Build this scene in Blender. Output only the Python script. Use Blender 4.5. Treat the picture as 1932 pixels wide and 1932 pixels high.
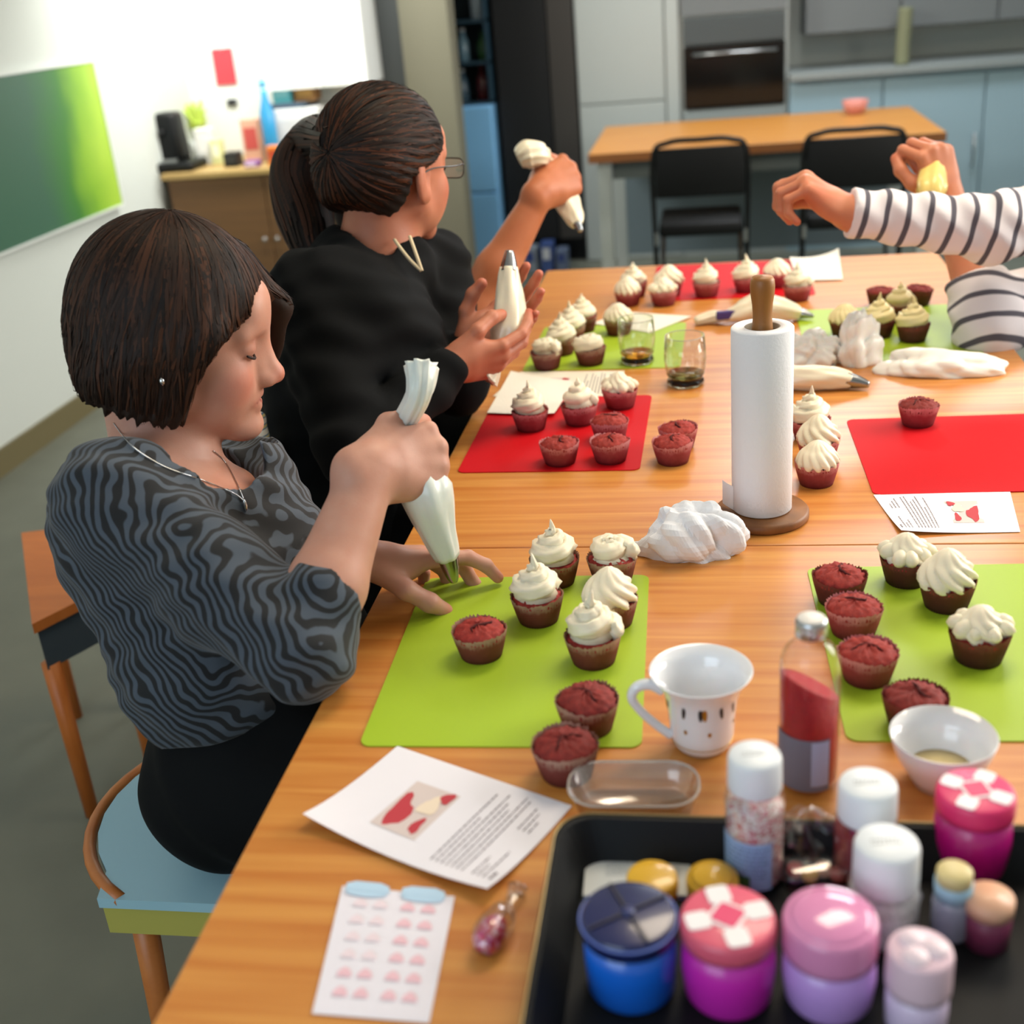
import bpy, bmesh, math, random
import numpy as np
from mathutils import Vector, Matrix
for o in list(bpy.data.objects): bpy.data.objects.remove(o, do_unlink=True)
SC = bpy.context.scene
COL = SC.collection
PI = math.pi
# ------------------------------------------------------------------ camera
FPX, PITCH, ROLL, YAW = 2250.0, 0.41652665, -0.08902512, -0.18429182
CAM = np.array([0.41521956, -1.22472507, 1.43029729])
_cp, _sp, _cy, _sy = math.cos(PITCH), math.sin(PITCH), math.cos(YAW), math.sin(YAW)
FW = np.array([_sy*_cp, _cy*_cp, -_sp])
_r = np.array([_cy, -_sy, 0.0]); _u = np.cross(_r, FW)
RT = math.cos(ROLL)*_r + math.sin(ROLL)*_u
UP = -math.sin(ROLL)*_r + math.cos(ROLL)*_u
cd = bpy.data.cameras.new('camera'); cam = bpy.data.objects.new('camera', cd); COL.objects.link(cam)
cam.matrix_world = Matrix(((RT[0], UP[0], -FW[0], CAM[0]), (RT[1], UP[1], -FW[1], CAM[1]), (RT[2], UP[2], -FW[2], CAM[2]), (0, 0, 0, 1)))
cd.sensor_width = 36; cd.lens = 36*FPX/1932
cd.clip_start = 0.02; cd.clip_end = 60
cd.dof.use_dof = True; cd.dof.focus_distance = 1.55; cd.dof.aperture_fstop = 3.5
SC.camera = cam
# ------------------------------------------------------------------ light and exposure
SC.view_settings.view_transform = 'Standard'; SC.view_settings.look = 'None'
SC.view_settings.gamma = 1.0; SC.view_settings.use_curve_mapping = False
SC.view_settings.exposure = 0.8
wd = bpy.data.worlds.new('world'); SC.world = wd; wd.use_nodes = True
wd.node_tree.nodes['Background'].inputs[0].default_value = (0.75, 0.85, 1.0, 1)
wd.node_tree.nodes['Background'].inputs[1].default_value = 0.3
def area(name, loc, target, sx, sy, power, color):
    l = bpy.data.lights.new(name, 'AREA'); l.shape = 'RECTANGLE'; l.size = sx; l.size_y = sy; l.energy = power; l.color = color
    o = bpy.data.objects.new(name, l); COL.objects.link(o); o.location = loc
    o.rotation_euler = (Vector(target)-Vector(loc)).to_track_quat('-Z', 'Y').to_euler(); return o
area('window_light_right', (2.9, 1.5, 1.8), (0.4, 0.5, 0.75), 2.2, 1.3, 62, (1.0, 0.95, 0.88))
area('window_light_front', (-0.9, -2.6, 1.9), (0.1, 0.2, 0.9), 1.8, 1.4, 17, (0.70, 0.85, 1.0))
area('ceiling_lamp_table', (0.75, 0.9, 2.62), (0.5, 0.7, 0.7), 0.6, 1.3, 18, (1.0, 0.84, 0.62))
area('sideboard_fill', (-1.35, 3.7, 2.1), (-1.4, 4.55, 1.2), 0.8, 0.3, 25, (1.0, 0.98, 0.92))  # added light, no fixture: overexposes the white alcove wall
area('kitchen_fill', (1.3, 4.5, 2.62), (1.0, 3.6, 0.6), 1.8, 0.6, 42, (0.92, 0.96, 1.0))  # unseen light added for gloss on the table and a brighter kitchen
# ------------------------------------------------------------------ pixel rays (photograph frame 1932 x 1932)
def ray(px, py): return FW + RT*((px-966)/FPX) - UP*((py-966)/FPX)
def D(px, py, d): return CAM + ray(px, py)*d
def ZP(px, py, z=0.75):
    r = ray(px, py); return CAM + r*((z-CAM[2])/r[2])
def YP(px, py, y):
    r = ray(px, py); return CAM + r*((y-CAM[1])/r[1])
def XP(px, py, x):
    r = ray(px, py); return CAM + r*((x-CAM[0])/r[0])
def cv(a, b, c):
    v = a*RT + b*UP - c*FW; return v/np.linalg.norm(v)
def nz(v): v = np.asarray(v, float); return v/np.linalg.norm(v)
# ------------------------------------------------------------------ materials
MATS = {}
def srgb(h):
    h = h.lstrip('#'); v = [int(h[i:i+2], 16)/255 for i in (0, 2, 4)]
    return tuple(((x+0.055)/1.055)**2.4 if x > 0.04045 else x/12.92 for x in v)
class NB:
    def __init__(s, m): s.t = m.node_tree; s.b = s.t.nodes.get('Principled BSDF')
    def n(s, typ, **kw):
        n = s.t.nodes.new(typ)
        for k, v in kw.items():
            if k.startswith('i_'):
                k2 = k[2:]; k2 = int(k2) if k2.isdigit() else k2.replace('_', ' ')
                n.inputs[k2].default_value = v
            else: setattr(n, k, v)
        return n
    def l(s, a, ao, b, bi): s.t.links.new(a.outputs[ao], b.inputs[bi])
    def ramp(s, stops, interp='LINEAR'):
        n = s.n('ShaderNodeValToRGB'); r = n.color_ramp; r.interpolation = interp
        while len(r.elements) < len(stops): r.elements.new(0.5)
        for e, (p, c) in zip(r.elements, stops): e.position = p; e.color = tuple(c)+(1,) if len(c) == 3 else c
        return n
def mat(name, col, rough=0.5, metal=0.0, spec=0.5, var=0.0, vscale=20, bump=0.0, bscale=60, sss=0.0, trans=0.0, ior=1.45, alpha=1.0, coat=0.0, emit=None, estr=0, stretch=(1, 1, 1), sheen=0):
    if name in MATS: return MATS[name]
    m = bpy.data.materials.new(name); m.use_nodes = True; nb = NB(m); b = nb.b
    c = srgb(col) if isinstance(col, str) else col
    b.inputs['Base Color'].default_value = tuple(c)+(1,); b.inputs['Roughness'].default_value = rough; b.inputs['Metallic'].default_value = metal
    b.inputs['Specular IOR Level'].default_value = spec; b.inputs['IOR'].default_value = ior; b.inputs['Alpha'].default_value = alpha
    b.inputs['Transmission Weight'].default_value = trans; b.inputs['Coat Weight'].default_value = coat; b.inputs['Sheen Weight'].default_value = sheen
    if sss: b.inputs['Subsurface Weight'].default_value = sss; b.inputs['Subsurface Radius'].default_value = (0.012, 0.005, 0.003); b.inputs['Subsurface Scale'].default_value = 0.6
    if emit: b.inputs['Emission Color'].default_value = tuple(emit)+(1,); b.inputs['Emission Strength'].default_value = estr
    if var or bump:
        tc = nb.n('ShaderNodeTexCoord'); mp = nb.n('ShaderNodeMapping'); mp.inputs['Scale'].default_value = stretch; nb.l(tc, 'Object', mp, 'Vector')
    if var:
        nn = nb.n('ShaderNodeTexNoise', i_Scale=vscale, i_Detail=5.0); nb.l(mp, 0, nn, 'Vector')
        r = nb.ramp([(0.3, tuple(x*(1-var) for x in c)), (0.7, tuple(min(1, x*(1+var)) for x in c))]); nb.l(nn, 0, r, 0); nb.l(r, 0, b, 'Base Color')
    if bump:
        n2 = nb.n('ShaderNodeTexNoise', i_Scale=bscale, i_Detail=4.0); nb.l(mp, 0, n2, 'Vector')
        bp = nb.n('ShaderNodeBump', i_Strength=bump, i_Distance=0.002); nb.l(n2, 0, bp, 'Height'); nb.l(bp, 0, b, 'Normal')
    MATS[name] = m; return m
def wood(name, c1, c2, rough=0.4, scale=(3, 40, 40), coat=0.0):
    if name in MATS: return MATS[name]
    m = bpy.data.materials.new(name); m.use_nodes = True; nb = NB(m); b = nb.b
    tc = nb.n('ShaderNodeTexCoord'); mp = nb.n('ShaderNodeMapping'); mp.inputs['Scale'].default_value = scale; nb.l(tc, 'Object', mp, 0)
    n1 = nb.n('ShaderNodeTexNoise', i_Scale=1.0, i_Detail=6.0, i_Distortion=0.6); nb.l(mp, 0, n1, 0)
    r = nb.ramp([(0.3, srgb(c1)), (0.72, srgb(c2))]); nb.l(n1, 0, r, 0); nb.l(r, 0, b, 'Base Color')
    n2 = nb.n('ShaderNodeTexNoise', i_Scale=2.5, i_Detail=3.0); nb.l(mp, 0, n2, 0)
    bp = nb.n('ShaderNodeBump', i_Strength=0.12, i_Distance=0.001); nb.l(n2, 0, bp, 'Height'); nb.l(bp, 0, b, 'Normal')
    b.inputs['Roughness'].default_value = rough; b.inputs['Coat Weight'].default_value = coat; b.inputs['Coat Roughness'].default_value = 0.25
    MATS[name] = m; return m
def glass(name, col=(1, 1, 1), rough=0.0, alpha_mix=0.86, gloss=0.05):
    # thin clear wall: mostly see-through with a coloured tint and a mirror film
    if name in MATS: return MATS[name]
    m = bpy.data.materials.new(name); m.use_nodes = True; nb = NB(m); nb.t.nodes.remove(nb.b)
    out = nb.t.nodes['Material Output']
    tr = nb.n('ShaderNodeBsdfTransparent'); tr.inputs[0].default_value = tuple(col)+(1,)
    gl = nb.n('ShaderNodeBsdfGlossy'); gl.inputs['Roughness'].default_value = gloss
    lw = nb.n('ShaderNodeLayerWeight', i_Blend=0.5); fr = nb.n('ShaderNodeMath', operation='POWER', i_1=4.0); nb.l(lw, 'Facing', fr, 0)
    mth = nb.n('ShaderNodeMath', operation='ADD', i_1=1-alpha_mix); mth.use_clamp = True
    nb.l(fr, 0, mth, 0)
    mx = nb.n('ShaderNodeMixShader'); nb.l(mth, 0, mx, 0); nb.l(tr, 0, mx, 1); nb.l(gl, 0, mx, 2); nb.l(mx, 0, out, 0)
    MATS[name] = m; return m
# ------------------------------------------------------------------ objects
def link_mesh(name, V, F, m, parent=None, smooth=True, off=None):
    me = bpy.data.meshes.new(name)
    V = np.asarray(V, float)
    if off is not None: V = V-np.asarray(off)
    elif parent is not None: V = V-np.array(parent.get('_base', (0, 0, 0)))
    if isinstance(F, np.ndarray):
        k = F.shape[1]; me.vertices.add(len(V)); me.vertices.foreach_set('co', V.astype(np.float32).ravel())
        me.loops.add(F.size); me.loops.foreach_set('vertex_index', F.astype(np.int32).ravel())
        me.polygons.add(len(F)); me.polygons.foreach_set('loop_start', np.arange(0, F.size, k, dtype=np.int32))
        me.update(calc_edges=True)
    else:
        me.from_pydata([tuple(v) for v in V], [], [tuple(f) for f in F]); me.update()
    me.validate()
    if smooth: me.polygons.foreach_set('use_smooth', np.ones(len(me.polygons), bool))
    for mm in (m if isinstance(m, (list, tuple)) else [m]): me.materials.append(mm)
    o = bpy.data.objects.new(name, me); COL.objects.link(o)
    if parent is not None: o.parent = parent
    return o
def tag(o, label=None, cat=None, group=None, kind=None):
    if label: o['label'] = label
    if cat: o['category'] = cat
    if group: o['group'] = group
    if kind: o['kind'] = kind
    return o
def thing(name, label, cat, base=(0, 0, 0), group=None, kind=None):
    o = bpy.data.objects.new(name, None); COL.objects.link(o); o.location = tuple(base); o['_base'] = [float(x) for x in base]
    o.empty_display_size = 0.05
    return tag(o, label, cat, group, kind)
def solo(name, V, F, m, label, cat, base, group=None, smooth=True):
    o = link_mesh(name, V, F, m, None, smooth, off=base); o.location = tuple(base); return tag(o, label, cat, group)
class MB:
    """collects primitives in world coordinates; every build() is one mesh"""
    def __init__(s): s.V = []; s.F = []; s.n = 0
    def add(s, V, F):
        V = np.asarray(V, float); s.V.append(V); s.F += [tuple(i+s.n for i in f) for f in F]; s.n += len(V); return s
    def get(s): return np.concatenate(s.V), s.F
def box(c, size, rot=0.0, bev=0.0, seg=2):
    bm = bmesh.new(); bmesh.ops.create_cube(bm, size=1.0)
    for v in bm.verts: v.co.x *= size[0]; v.co.y *= size[1]; v.co.z *= size[2]
    if bev: bmesh.ops.bevel(bm, geom=list(bm.edges), offset=bev, segments=seg, affect='EDGES', profile=0.5)
    V = np.array([v.co[:] for v in bm.verts]); bm.verts.index_update(); F = [tuple(v.index for v in f.verts) for f in bm.faces]; bm.free()
    if rot:
        cc, ss = math.cos(rot), math.sin(rot); V = np.stack([V[:, 0]*cc-V[:, 1]*ss, V[:, 0]*ss+V[:, 1]*cc, V[:, 2]], 1)
    return V+np.asarray(c), F
def bb(x0, x1, y0, y1, z0, z1, bev=0.0): return box(((x0+x1)/2, (y0+y1)/2, (z0+z1)/2), (x1-x0, y1-y0, z1-z0), 0, bev)
def lathe(prof, n=32, c=(0, 0, 0), cap=True, fr=None):
    V = []; F = []; m = len(prof)
    for r, z in prof:
        for i in range(n):
            a = 2*PI*i/n; V.append((r*math.cos(a), r*math.sin(a), z))
    for j in range(m-1):
        for i in range(n):
            k = (i+1) % n; F.append((j*n+i, j*n+k, (j+1)*n+k, (j+1)*n+i))
    if cap:
        if prof[0][0] > 1e-6: F.append(tuple(range(n-1, -1, -1)))
        if prof[-1][0] > 1e-6: F.append(tuple((m-1)*n+i for i in range(n)))
    return np.array(V)+np.asarray(c), F
def frames(P):
    P = np.asarray(P, float); T = np.gradient(P, axis=0); T /= np.linalg.norm(T, axis=1)[:, None]
    a = np.array([0, 0, 1.]) if abs(T[0][2]) < 0.9 else np.array([1., 0, 0])
    N = [nz(np.cross(T[0], a))]
    for i in range(1, len(P)):
        v = N[-1]-T[i]*np.dot(N[-1], T[i]); N.append(nz(v))
    N = np.array(N); return T, N, np.cross(T, N)
def sweep(P, R, n=10, shape=None, cap=True, closed=False):
    P = np.asarray(P, float); m = len(P); R = np.broadcast_to(np.asarray(R, float), (m,))
    if closed:
        T = np.roll(P, -1, 0)-np.roll(P, 1, 0); T /= np.linalg.norm(T, axis=1)[:, None]; pn = nz(np.cross(P[1]-P[0], P[m//3]-P[0])); B = np.tile(pn, (m, 1)); N = np.cross(B, T)
    else: T, N, B = frames(P)
    A = np.arange(n)*2*PI/n; V = []
    for i in range(m):
        rr = R[i]*(np.ones(n) if shape is None else shape(i/(m-1), A))
        V.append(P[i]+np.outer(rr*np.cos(A), N[i])+np.outer(rr*np.sin(A), B[i]))
    V = np.concatenate(V); F = []
    for j in range(m if closed else m-1):
        j2 = (j+1) % m
        for i in range(n):
            k = (i+1) % n; F.append((j*n+i, j*n+k, j2*n+k, j2*n+i))
    if cap and not closed: F.append(tuple(range(n-1, -1, -1))); F.append(tuple((m-1)*n+i for i in range(n)))
    return V, F
def spline(P, k=8):
    P = np.asarray(P, float); out = []
    for i in range(len(P)-1):
        p0, p1, p2, p3 = P[max(i-1, 0)], P[i], P[i+1], P[min(i+2, len(P)-1)]
        for t in np.linspace(0, 1, k, endpoint=False):
            out.append(0.5*((2*p1)+(-p0+p2)*t+(2*p0-5*p1+4*p2-p3)*t*t+(-p0+3*p1-3*p2+p3)*t**3))
    out.append(P[-1]); return np.array(out)
def prism(poly, z0, z1):
    n = len(poly); V = [(x, y, z0) for x, y in poly]+[(x, y, z1) for x, y in poly]
    F = [tuple(range(n-1, -1, -1)), tuple(range(n, 2*n))]+[(i, (i+1) % n, n+(i+1) % n, n+i) for i in range(n)]
    return np.array(V), F
def rrect(w, h, r, k=5, c=(0, 0), rot=0.0):
    out = []
    for sx, sy, a0 in ((1, 1, 0), (-1, 1, PI/2), (-1, -1, PI), (1, -1, 1.5*PI)):
        for i in range(k+1):
            a = a0+PI/2*i/k; out.append((sx*(w/2-r)+r*math.cos(a), sy*(h/2-r)+r*math.sin(a)))
    cc, ss = math.cos(rot), math.sin(rot)
    return [(c[0]+x*cc-y*ss, c[1]+x*ss+y*cc) for x, y in out]
def copy_tree(o, loc=None, rz=None, mats=None):
    c = o.copy(); COL.objects.link(c)
    if loc is not None: c.location = tuple(loc)
    if rz is not None: c.rotation_euler = (0, 0, rz)
    for ch in list(o.children):
        d = ch.copy(); COL.objects.link(d); d.parent = c
        for g in list(ch.children):
            e = g.copy(); COL.objects.link(e); e.parent = d
    return c
# ------------------------------------------------------------------ signed distance modelling
class SDF:
    def __init__(s, lo, hi, h):
        s.h = h; s.lo = np.asarray(lo, float); s.n = np.ceil((np.asarray(hi)-s.lo)/h).astype(int)+1
        s.F = np.full(s.n, 1.0, np.float32)
    def win(s, lo, hi, m):
        a = np.clip(np.floor((lo-m-s.lo)/s.h).astype(int), 0, s.n); b = np.clip(np.ceil((hi+m-s.lo)/s.h).astype(int)+1, 0, s.n)
        if np.any(b <= a): return None
        ax = [(s.lo[i]+s.h*np.arange(a[i], b[i])).astype(np.float32) for i in range(3)]
        X, Y, Z = np.meshgrid(*ax, indexing='ij', sparse=True)
        return (slice(a[0], b[0]), slice(a[1], b[1]), slice(a[2], b[2])), X, Y, Z
    def _put(s, sl, d, k, sub):
        f = s.F[sl]
        if sub:
            d = -d; g = np.maximum(f, d)
            if k > 0: hh = np.maximum(k-np.abs(f-d), 0)/k; g = g+hh*hh*k*0.25
        else:
            g = np.minimum(f, d)
            if k > 0: hh = np.maximum(k-np.abs(f-d), 0)/k; g = g-hh*hh*k*0.25
        s.F[sl] = g
    def cap(s, a, b, ra, rb=None, k=0.01, sub=False):
        a = np.asarray(a, float); b = np.asarray(b, float); rb = ra if rb is None else rb; R = max(ra, rb)
        w = s.win(np.minimum(a, b)-R, np.maximum(a, b)+R, k+2*s.h)
        if w is None: return
        sl, X, Y, Z = w; ab = b-a; L = float(ab@ab)+1e-12
        t = np.clip(((X-a[0])*ab[0]+(Y-a[1])*ab[1]+(Z-a[2])*ab[2])/L, 0, 1)
        d = np.sqrt((X-a[0]-t*ab[0])**2+(Y-a[1]-t*ab[1])**2+(Z-a[2]-t*ab[2])**2)-(ra+(rb-ra)*t)
        s._put(sl, d.astype(np.float32), k, sub)
    def ell(s, c, r, R=None, k=0.01, sub=False):
        c = np.asarray(c, float); r = np.asarray(r, float); m = r.max() if R is not None else r
        w = s.win(c-m, c+m, k+2*s.h)
        if w is None: return
        sl, X, Y, Z = w; x, y, z = X-c[0], Y-c[1], Z-c[2]
        if R is not None: x, y, z = [R[0][i]*x+R[1][i]*y+R[2][i]*z for i in range(3)]   # columns of R = local axes
        k0 = np.sqrt((x/r[0])**2+(y/r[1])**2+(z/r[2])**2); k1 = np.sqrt((x/r[0]**2)**2+(y/r[1]**2)**2+(z/r[2]**2)**2)+1e-9
        s._put(sl, (k0*(k0-1)/k1).astype(np.float32), k, sub)
    def plane(s, p, n, k=0.0):
        """cut away everything on the side the normal points to"""
        ax = [(s.lo[i]+s.h*np.arange(s.n[i])).astype(np.float32) for i in range(3)]
        X, Y, Z = np.meshgrid(*ax, indexing='ij', sparse=True); n = nz(n)
        d = (X-p[0])*n[0]+(Y-p[1])*n[1]+(Z-p[2])*n[2]
        s.F = np.maximum(s.F, d.astype(np.float32))
    def disp(s, fn):
        ax = [(s.lo[i]+s.h*np.arange(s.n[i])).astype(np.float32) for i in range(3)]
        X, Y, Z = np.meshgrid(*ax, indexing='ij', sparse=True); s.F = s.F+fn(X, Y, Z).astype(np.float32)
    def sample(s, P):
        q = np.clip((P-s.lo)/s.h, 0, s.n-1.001); i = q.astype(int); f = q-i; r = 0
        for dx in (0, 1):
            for dy in (0, 1):
                for dz in (0, 1):
                    w = (f[:, 0] if dx else 1-f[:, 0])*(f[:, 1] if dy else 1-f[:, 1])*(f[:, 2] if dz else 1-f[:, 2])
                    r = r+w*s.F[i[:, 0]+dx, i[:, 1]+dy, i[:, 2]+dz]
        return r
    def mesh(s):
        F = s.F; F[0] = 1; F[-1] = 1; F[:, 0] = 1; F[:, -1] = 1; F[:, :, 0] = 1; F[:, :, -1] = 1
        S = F < 0; cnt = np.zeros(np.array(S.shape)-1, np.int8)
        offs = [(i, j, k) for i in (0, 1) for j in (0, 1) for k in (0, 1)]; n = np.array(S.shape)-1
        for o in offs: cnt += S[o[0]:o[0]+n[0], o[1]:o[1]+n[1], o[2]:o[2]+n[2]]
        act = (cnt > 0) & (cnt < 8); I = np.nonzero(act); m = len(I[0]); idx = np.full(act.shape, -1, np.int32); idx[I] = np.arange(m)
        fv = {o: F[I[0]+o[0], I[1]+o[1], I[2]+o[2]] for o in offs}
        acc = np.zeros((m, 3)); c = np.zeros(m)
        for o in offs:
            for ax in range(3):
                if o[ax] == 0:
                    o2 = list(o); o2[ax] = 1; o2 = tuple(o2); f0, f1 = fv[o], fv[o2]; x = (f0 < 0) != (f1 < 0)
                    t = np.where(x, f0/np.where(x, f0-f1, 1), 0)
                    for q in range(3): acc[:, q] += np.where(x, o[q]+(t if q == ax else 0), 0)
                    c += x
        V = s.lo+s.h*(np.stack(I, 1)+acc/c[:, None]); Q = []
        for ax in range(3):
            a1, a2 = (ax+1) % 3, (ax+2) % 3
            A = np.moveaxis(S, (ax, a1, a2), (0, 1, 2)); ID = np.moveaxis(idx, (ax, a1, a2), (0, 1, 2))
            e = A[:-1, 1:-1, 1:-1] != A[1:, 1:-1, 1:-1]; i, j, k = np.nonzero(e); j1, k1 = j+1, k+1
            q = np.stack([ID[i, j1-1, k1-1], ID[i, j1, k1-1], ID[i, j1, k1], ID[i, j1-1, k1]], 1); fl = ~A[i, j1, k1]
            q[fl] = q[fl][:, ::-1]; Q.append(q)
        Q = np.concatenate(Q); return V, Q[(Q >= 0).all(1)]
def relax(V, Q, it=2, lam=0.5):
    n = len(V); E = np.concatenate([Q[:, [0, 1]], Q[:, [1, 2]], Q[:, [2, 3]], Q[:, [3, 0]]]); E = np.concatenate([E, E[:, ::-1]])
    cnt = np.maximum(np.bincount(E[:, 0], minlength=n), 1)[:, None]
    for _ in range(it):
        s = np.stack([np.bincount(E[:, 0], weights=V[E[:, 1], q], minlength=n) for q in range(3)], 1); V = V*(1-lam)+lam*s/cnt
    return V
def joinq(parts):
    V = []; Q = []; n = 0
    for v, q in parts: V.append(v); Q.append(q+n); n += len(v)
    return np.concatenate(V), np.concatenate(Q)
def bounds(pts, r):
    P = np.asarray(pts); return P.min(0)-r, P.max(0)+r
def wav(amp, k1, k2, b=2.0):
    return lambda X, Y, Z: amp*np.sin(k1[0]*X+k1[1]*Y+k1[2]*Z+b*np.sin(k2[0]*X+k2[1]*Y+k2[2]*Z))
# ================================================================== the room
M_wall = mat('wall_paint', '#c9cec8', 0.8, bump=0.05, bscale=200)
M_white = mat('white_paint', '#dfe2df', 0.55)
M_floor = mat('floor_vinyl', '#6b6e62', 0.55, var=0.08, vscale=6, bump=0.03)
M_ceil = mat('ceiling_paint', '#dedede', 0.9)
M_greycab = mat('grey_cabinet', '#a9b0ad', 0.5)
M_bluecab = mat('pale_blue_cabinet', '#9db8c4', 0.4)
M_dkgrey = mat('dark_grey_paint', '#3c4040', 0.6)
M_olive = mat('olive_grey_paint', '#6f6d5c', 0.7)
M_black = mat('black_plastic', '#0b0d0e', 0.4, spec=0.3)
M_blackfab = mat('black_vinyl', '#0c0e0f', 0.55, spec=0.25, bump=0.1, bscale=300)
M_steel = mat('brushed_steel', '#b9bcbd', 0.3, metal=1.0)
M_chrome = mat('chrome', '#d8dadb', 0.12, metal=1.0)
M_table = wood('table_beech', '#c1722b', '#d99748', 0.42, (2.2, 55, 55), coat=0.35)
M_table2 = wood('counter_wood', '#b8742c', '#cf9240', 0.45, (2.2, 45, 45), coat=0.2)
M_sidewood = wood('sideboard_wood', '#5c4022', '#6d4c28', 0.55, (2, 2, 30))
M_edge = wood('edge_wood', '#7d4a1e', '#8a5526', 0.5, (3, 3, 40))
def struct(name, VF, m, smooth=False, parent=None):
    o = link_mesh(name, VF[0], VF[1], m, parent, smooth)
    if parent is None: o['kind'] = 'structure'
    return o
struct('floor', bb(-2.15, 3.7, -3.3, 5.9, -0.05, 0), M_floor)
struct('ceiling', bb(-2.15, 3.7, -3.3, 5.9, 2.7, 2.75), M_ceil)
struct('wall_left', bb(-2.15, -2.05, -3.3, 5.9, 0, 2.7), M_wall)
struct('wall_right', bb(3.6, 3.7, -3.3, 5.9, 0, 2.7), M_wall)
struct('wall_front', bb(-2.05, 3.6, -3.3, -3.2, 0, 2.7), M_wall)
struct('wall_back', bb(-2.05, 3.6, 5.8, 5.9, 0, 2.7), M_wall)
struct('wall_alcove', bb(-2.05, -1.2, 4.55, 4.65, 0, 2.7), M_white)
struct('baseboard_left', bb(-2.05, -2.035, -3.2, 4.55, 0, 0.09), mat('baseboard', '#6b6244', 0.5))
# dark door and olive pier right of the alcove
d1 = struct('door_1', bb(-1.2, -0.97, 4.52, 4.60, 0, 2.1), M_dkgrey)
struct('door_handle', sweep(np.array([(-1.16, 4.515, 0.98), (-1.16, 4.47, 0.98), (-1.06, 4.465, 0.98)]), 0.009, 8), M_steel, True, d1)
struct('trim_1', bb(-1.2, -0.97, 4.52, 4.62, 2.1, 2.7), M_olive)
struct('wall_pier', bb(-0.97, -0.745, 4.50, 4.66, 0, 2.7), M_olive)
# ---- kitchen run along the back wall
def unit(name, label, x0, x1, y0, z1, doors, m, hm=M_steel, handles=True, z0=0.0):
    t = thing(name, label, 'cabinet', ((x0+x1)/2, y0, z0))
    link_mesh('body', *bb(x0, x1, y0+0.02, 5.79, z0, z1), m, t, False)
    for (a, b, c, d) in doors:
        dr = link_mesh('door', *bb(x0+a*(x1-x0)+0.004, x0+b*(x1-x0)-0.004, y0, y0+0.02, z0+c*(z1-z0)+0.004, z0+d*(z1-z0)-0.004, 0.003), m, t, False)
        if handles:
            hx = x0+b*(x1-x0)-0.04; zc = z0+(c+d)/2*(z1-z0)
            link_mesh('handle', *sweep(np.array([(hx, y0, zc-0.08), (hx, y0-0.025, zc-0.075), (hx, y0-0.025, zc+0.075), (hx, y0, zc+0.08)]), 0.006, 8), hm, dr, off=(((x0+x1)/2, y0, z0)))
    return t
# black tall cupboard with an open dark doorway look
t = thing('tall_dark_cupboard', 'tall matt black cupboard between the blue fridge and the grey cabinet', 'cupboard', (-0.47, 5.3, 0))
link_mesh('body', *bb(-0.68, -0.26, 5.32, 5.79, 0.12, 2.2), M_black, t, False)
link_mesh('door', *bb(-0.675, -0.40, 5.30, 5.32, 0.13, 2.19, 0.003), mat('matt_black', '#0d0f10', 0.7), t, False)
link_mesh('side_panel', *bb(-0.395, -0.265, 5.295, 5.32, 0.13, 2.19, 0.003), mat('brown_grey', '#35322e', 0.6), t, False)
link_mesh('plinth', *bb(-0.67, -0.27, 5.36, 5.79, 0, 0.12), M_black, t, False)
unit('tall_grey_cabinet', 'tall pale grey cabinet left of the black oven', -0.255, 0.27, 5.3, 2.2, [(0, 0.86, 0.37, 1), (0, 0.86, 0, 0.37), (0.86, 1, 0, 1)], M_greycab, handles=False)
t = thing('oven_column', 'grey built-in column with a black oven behind the wooden counter', 'oven', (0.54, 5.3, 0))
link_mesh('body', *bb(0.272, 0.81, 5.32, 5.79, 0, 2.2), M_greycab, t, False)
ov = link_mesh('oven_door', *bb(0.29, 0.795, 5.295, 5.32, 0.755, 1.06, 0.006), mat('oven_glass', '#0b0d0e', 0.12), t, False)
link_mesh('handle', *sweep(np.array([(0.34, 5.295, 1.02), (0.34, 5.26, 1.02), (0.75, 5.26, 1.02), (0.75, 5.295, 1.02)]), 0.008, 8), M_steel, ov, off=(0.54, 5.3, 0))
link_mesh('control_panel', *bb(0.29, 0.795, 5.297, 5.32, 1.065, 1.19, 0.004), mat('oven_panel', '#4b5152', 0.35), t, False)
link_mesh('drawer', *bb(0.28, 0.80, 5.30, 5.32, 0.48, 0.745, 0.003), mat('grey_drawer', '#8c9493', 0.5), t, False)
link_mesh('upper_door', *bb(0.28, 0.80, 5.30, 5.32, 1.2, 2.19, 0.003), mat('grey_upper', '#6d7273', 0.5), t, False)
unit('base_cabinet', 'pale blue base cabinet right of the black oven', 0.815, 2.35, 5.3, 0.86, [(0, 0.3, 0.12, 0.98), (0.3, 0.62, 0.12, 0.98), (0.62, 1, 0.12, 0.98)], M_bluecab)
t = thing('worktop', 'long grey worktop on the pale blue base cabinet', 'worktop', (1.58, 5.5, 0.86))
link_mesh('slab', *bb(0.815, 2.38, 5.26, 5.79, 0.86, 0.895, 0.004), mat('grey_stone', '#8e9696', 0.3), t, False)
t = thing('wall_unit', 'grey wall cupboard high above the grey worktop', 'cupboard', (1.58, 5.5, 1.06))
link_mesh('body', *bb(0.90, 2.3, 5.47, 5.79, 1.06, 2.0), mat('grey_upper', '#6d7273', 0.5), t, False)
for k in range(3): link_mesh('door', *bb(0.905+k*0.465, 0.905+k*0.465+0.455, 5.45, 5.47, 1.065, 1.99, 0.003), mat('grey_upper', '#6d7273', 0.5), t, False)
solo('rolled_towel', *sweep(spline([(1.37, 5.36, 0.895), (1.372, 5.37, 1.0), (1.38, 5.38, 1.16)]), [0.035, 0.04, 0.03][0], 12), mat('olive_cloth', '#7c7f63', 0.9), 'olive bottle-shaped roll standing on the worktop far right', 'roll', (1.37, 5.36, 0.895))
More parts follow.
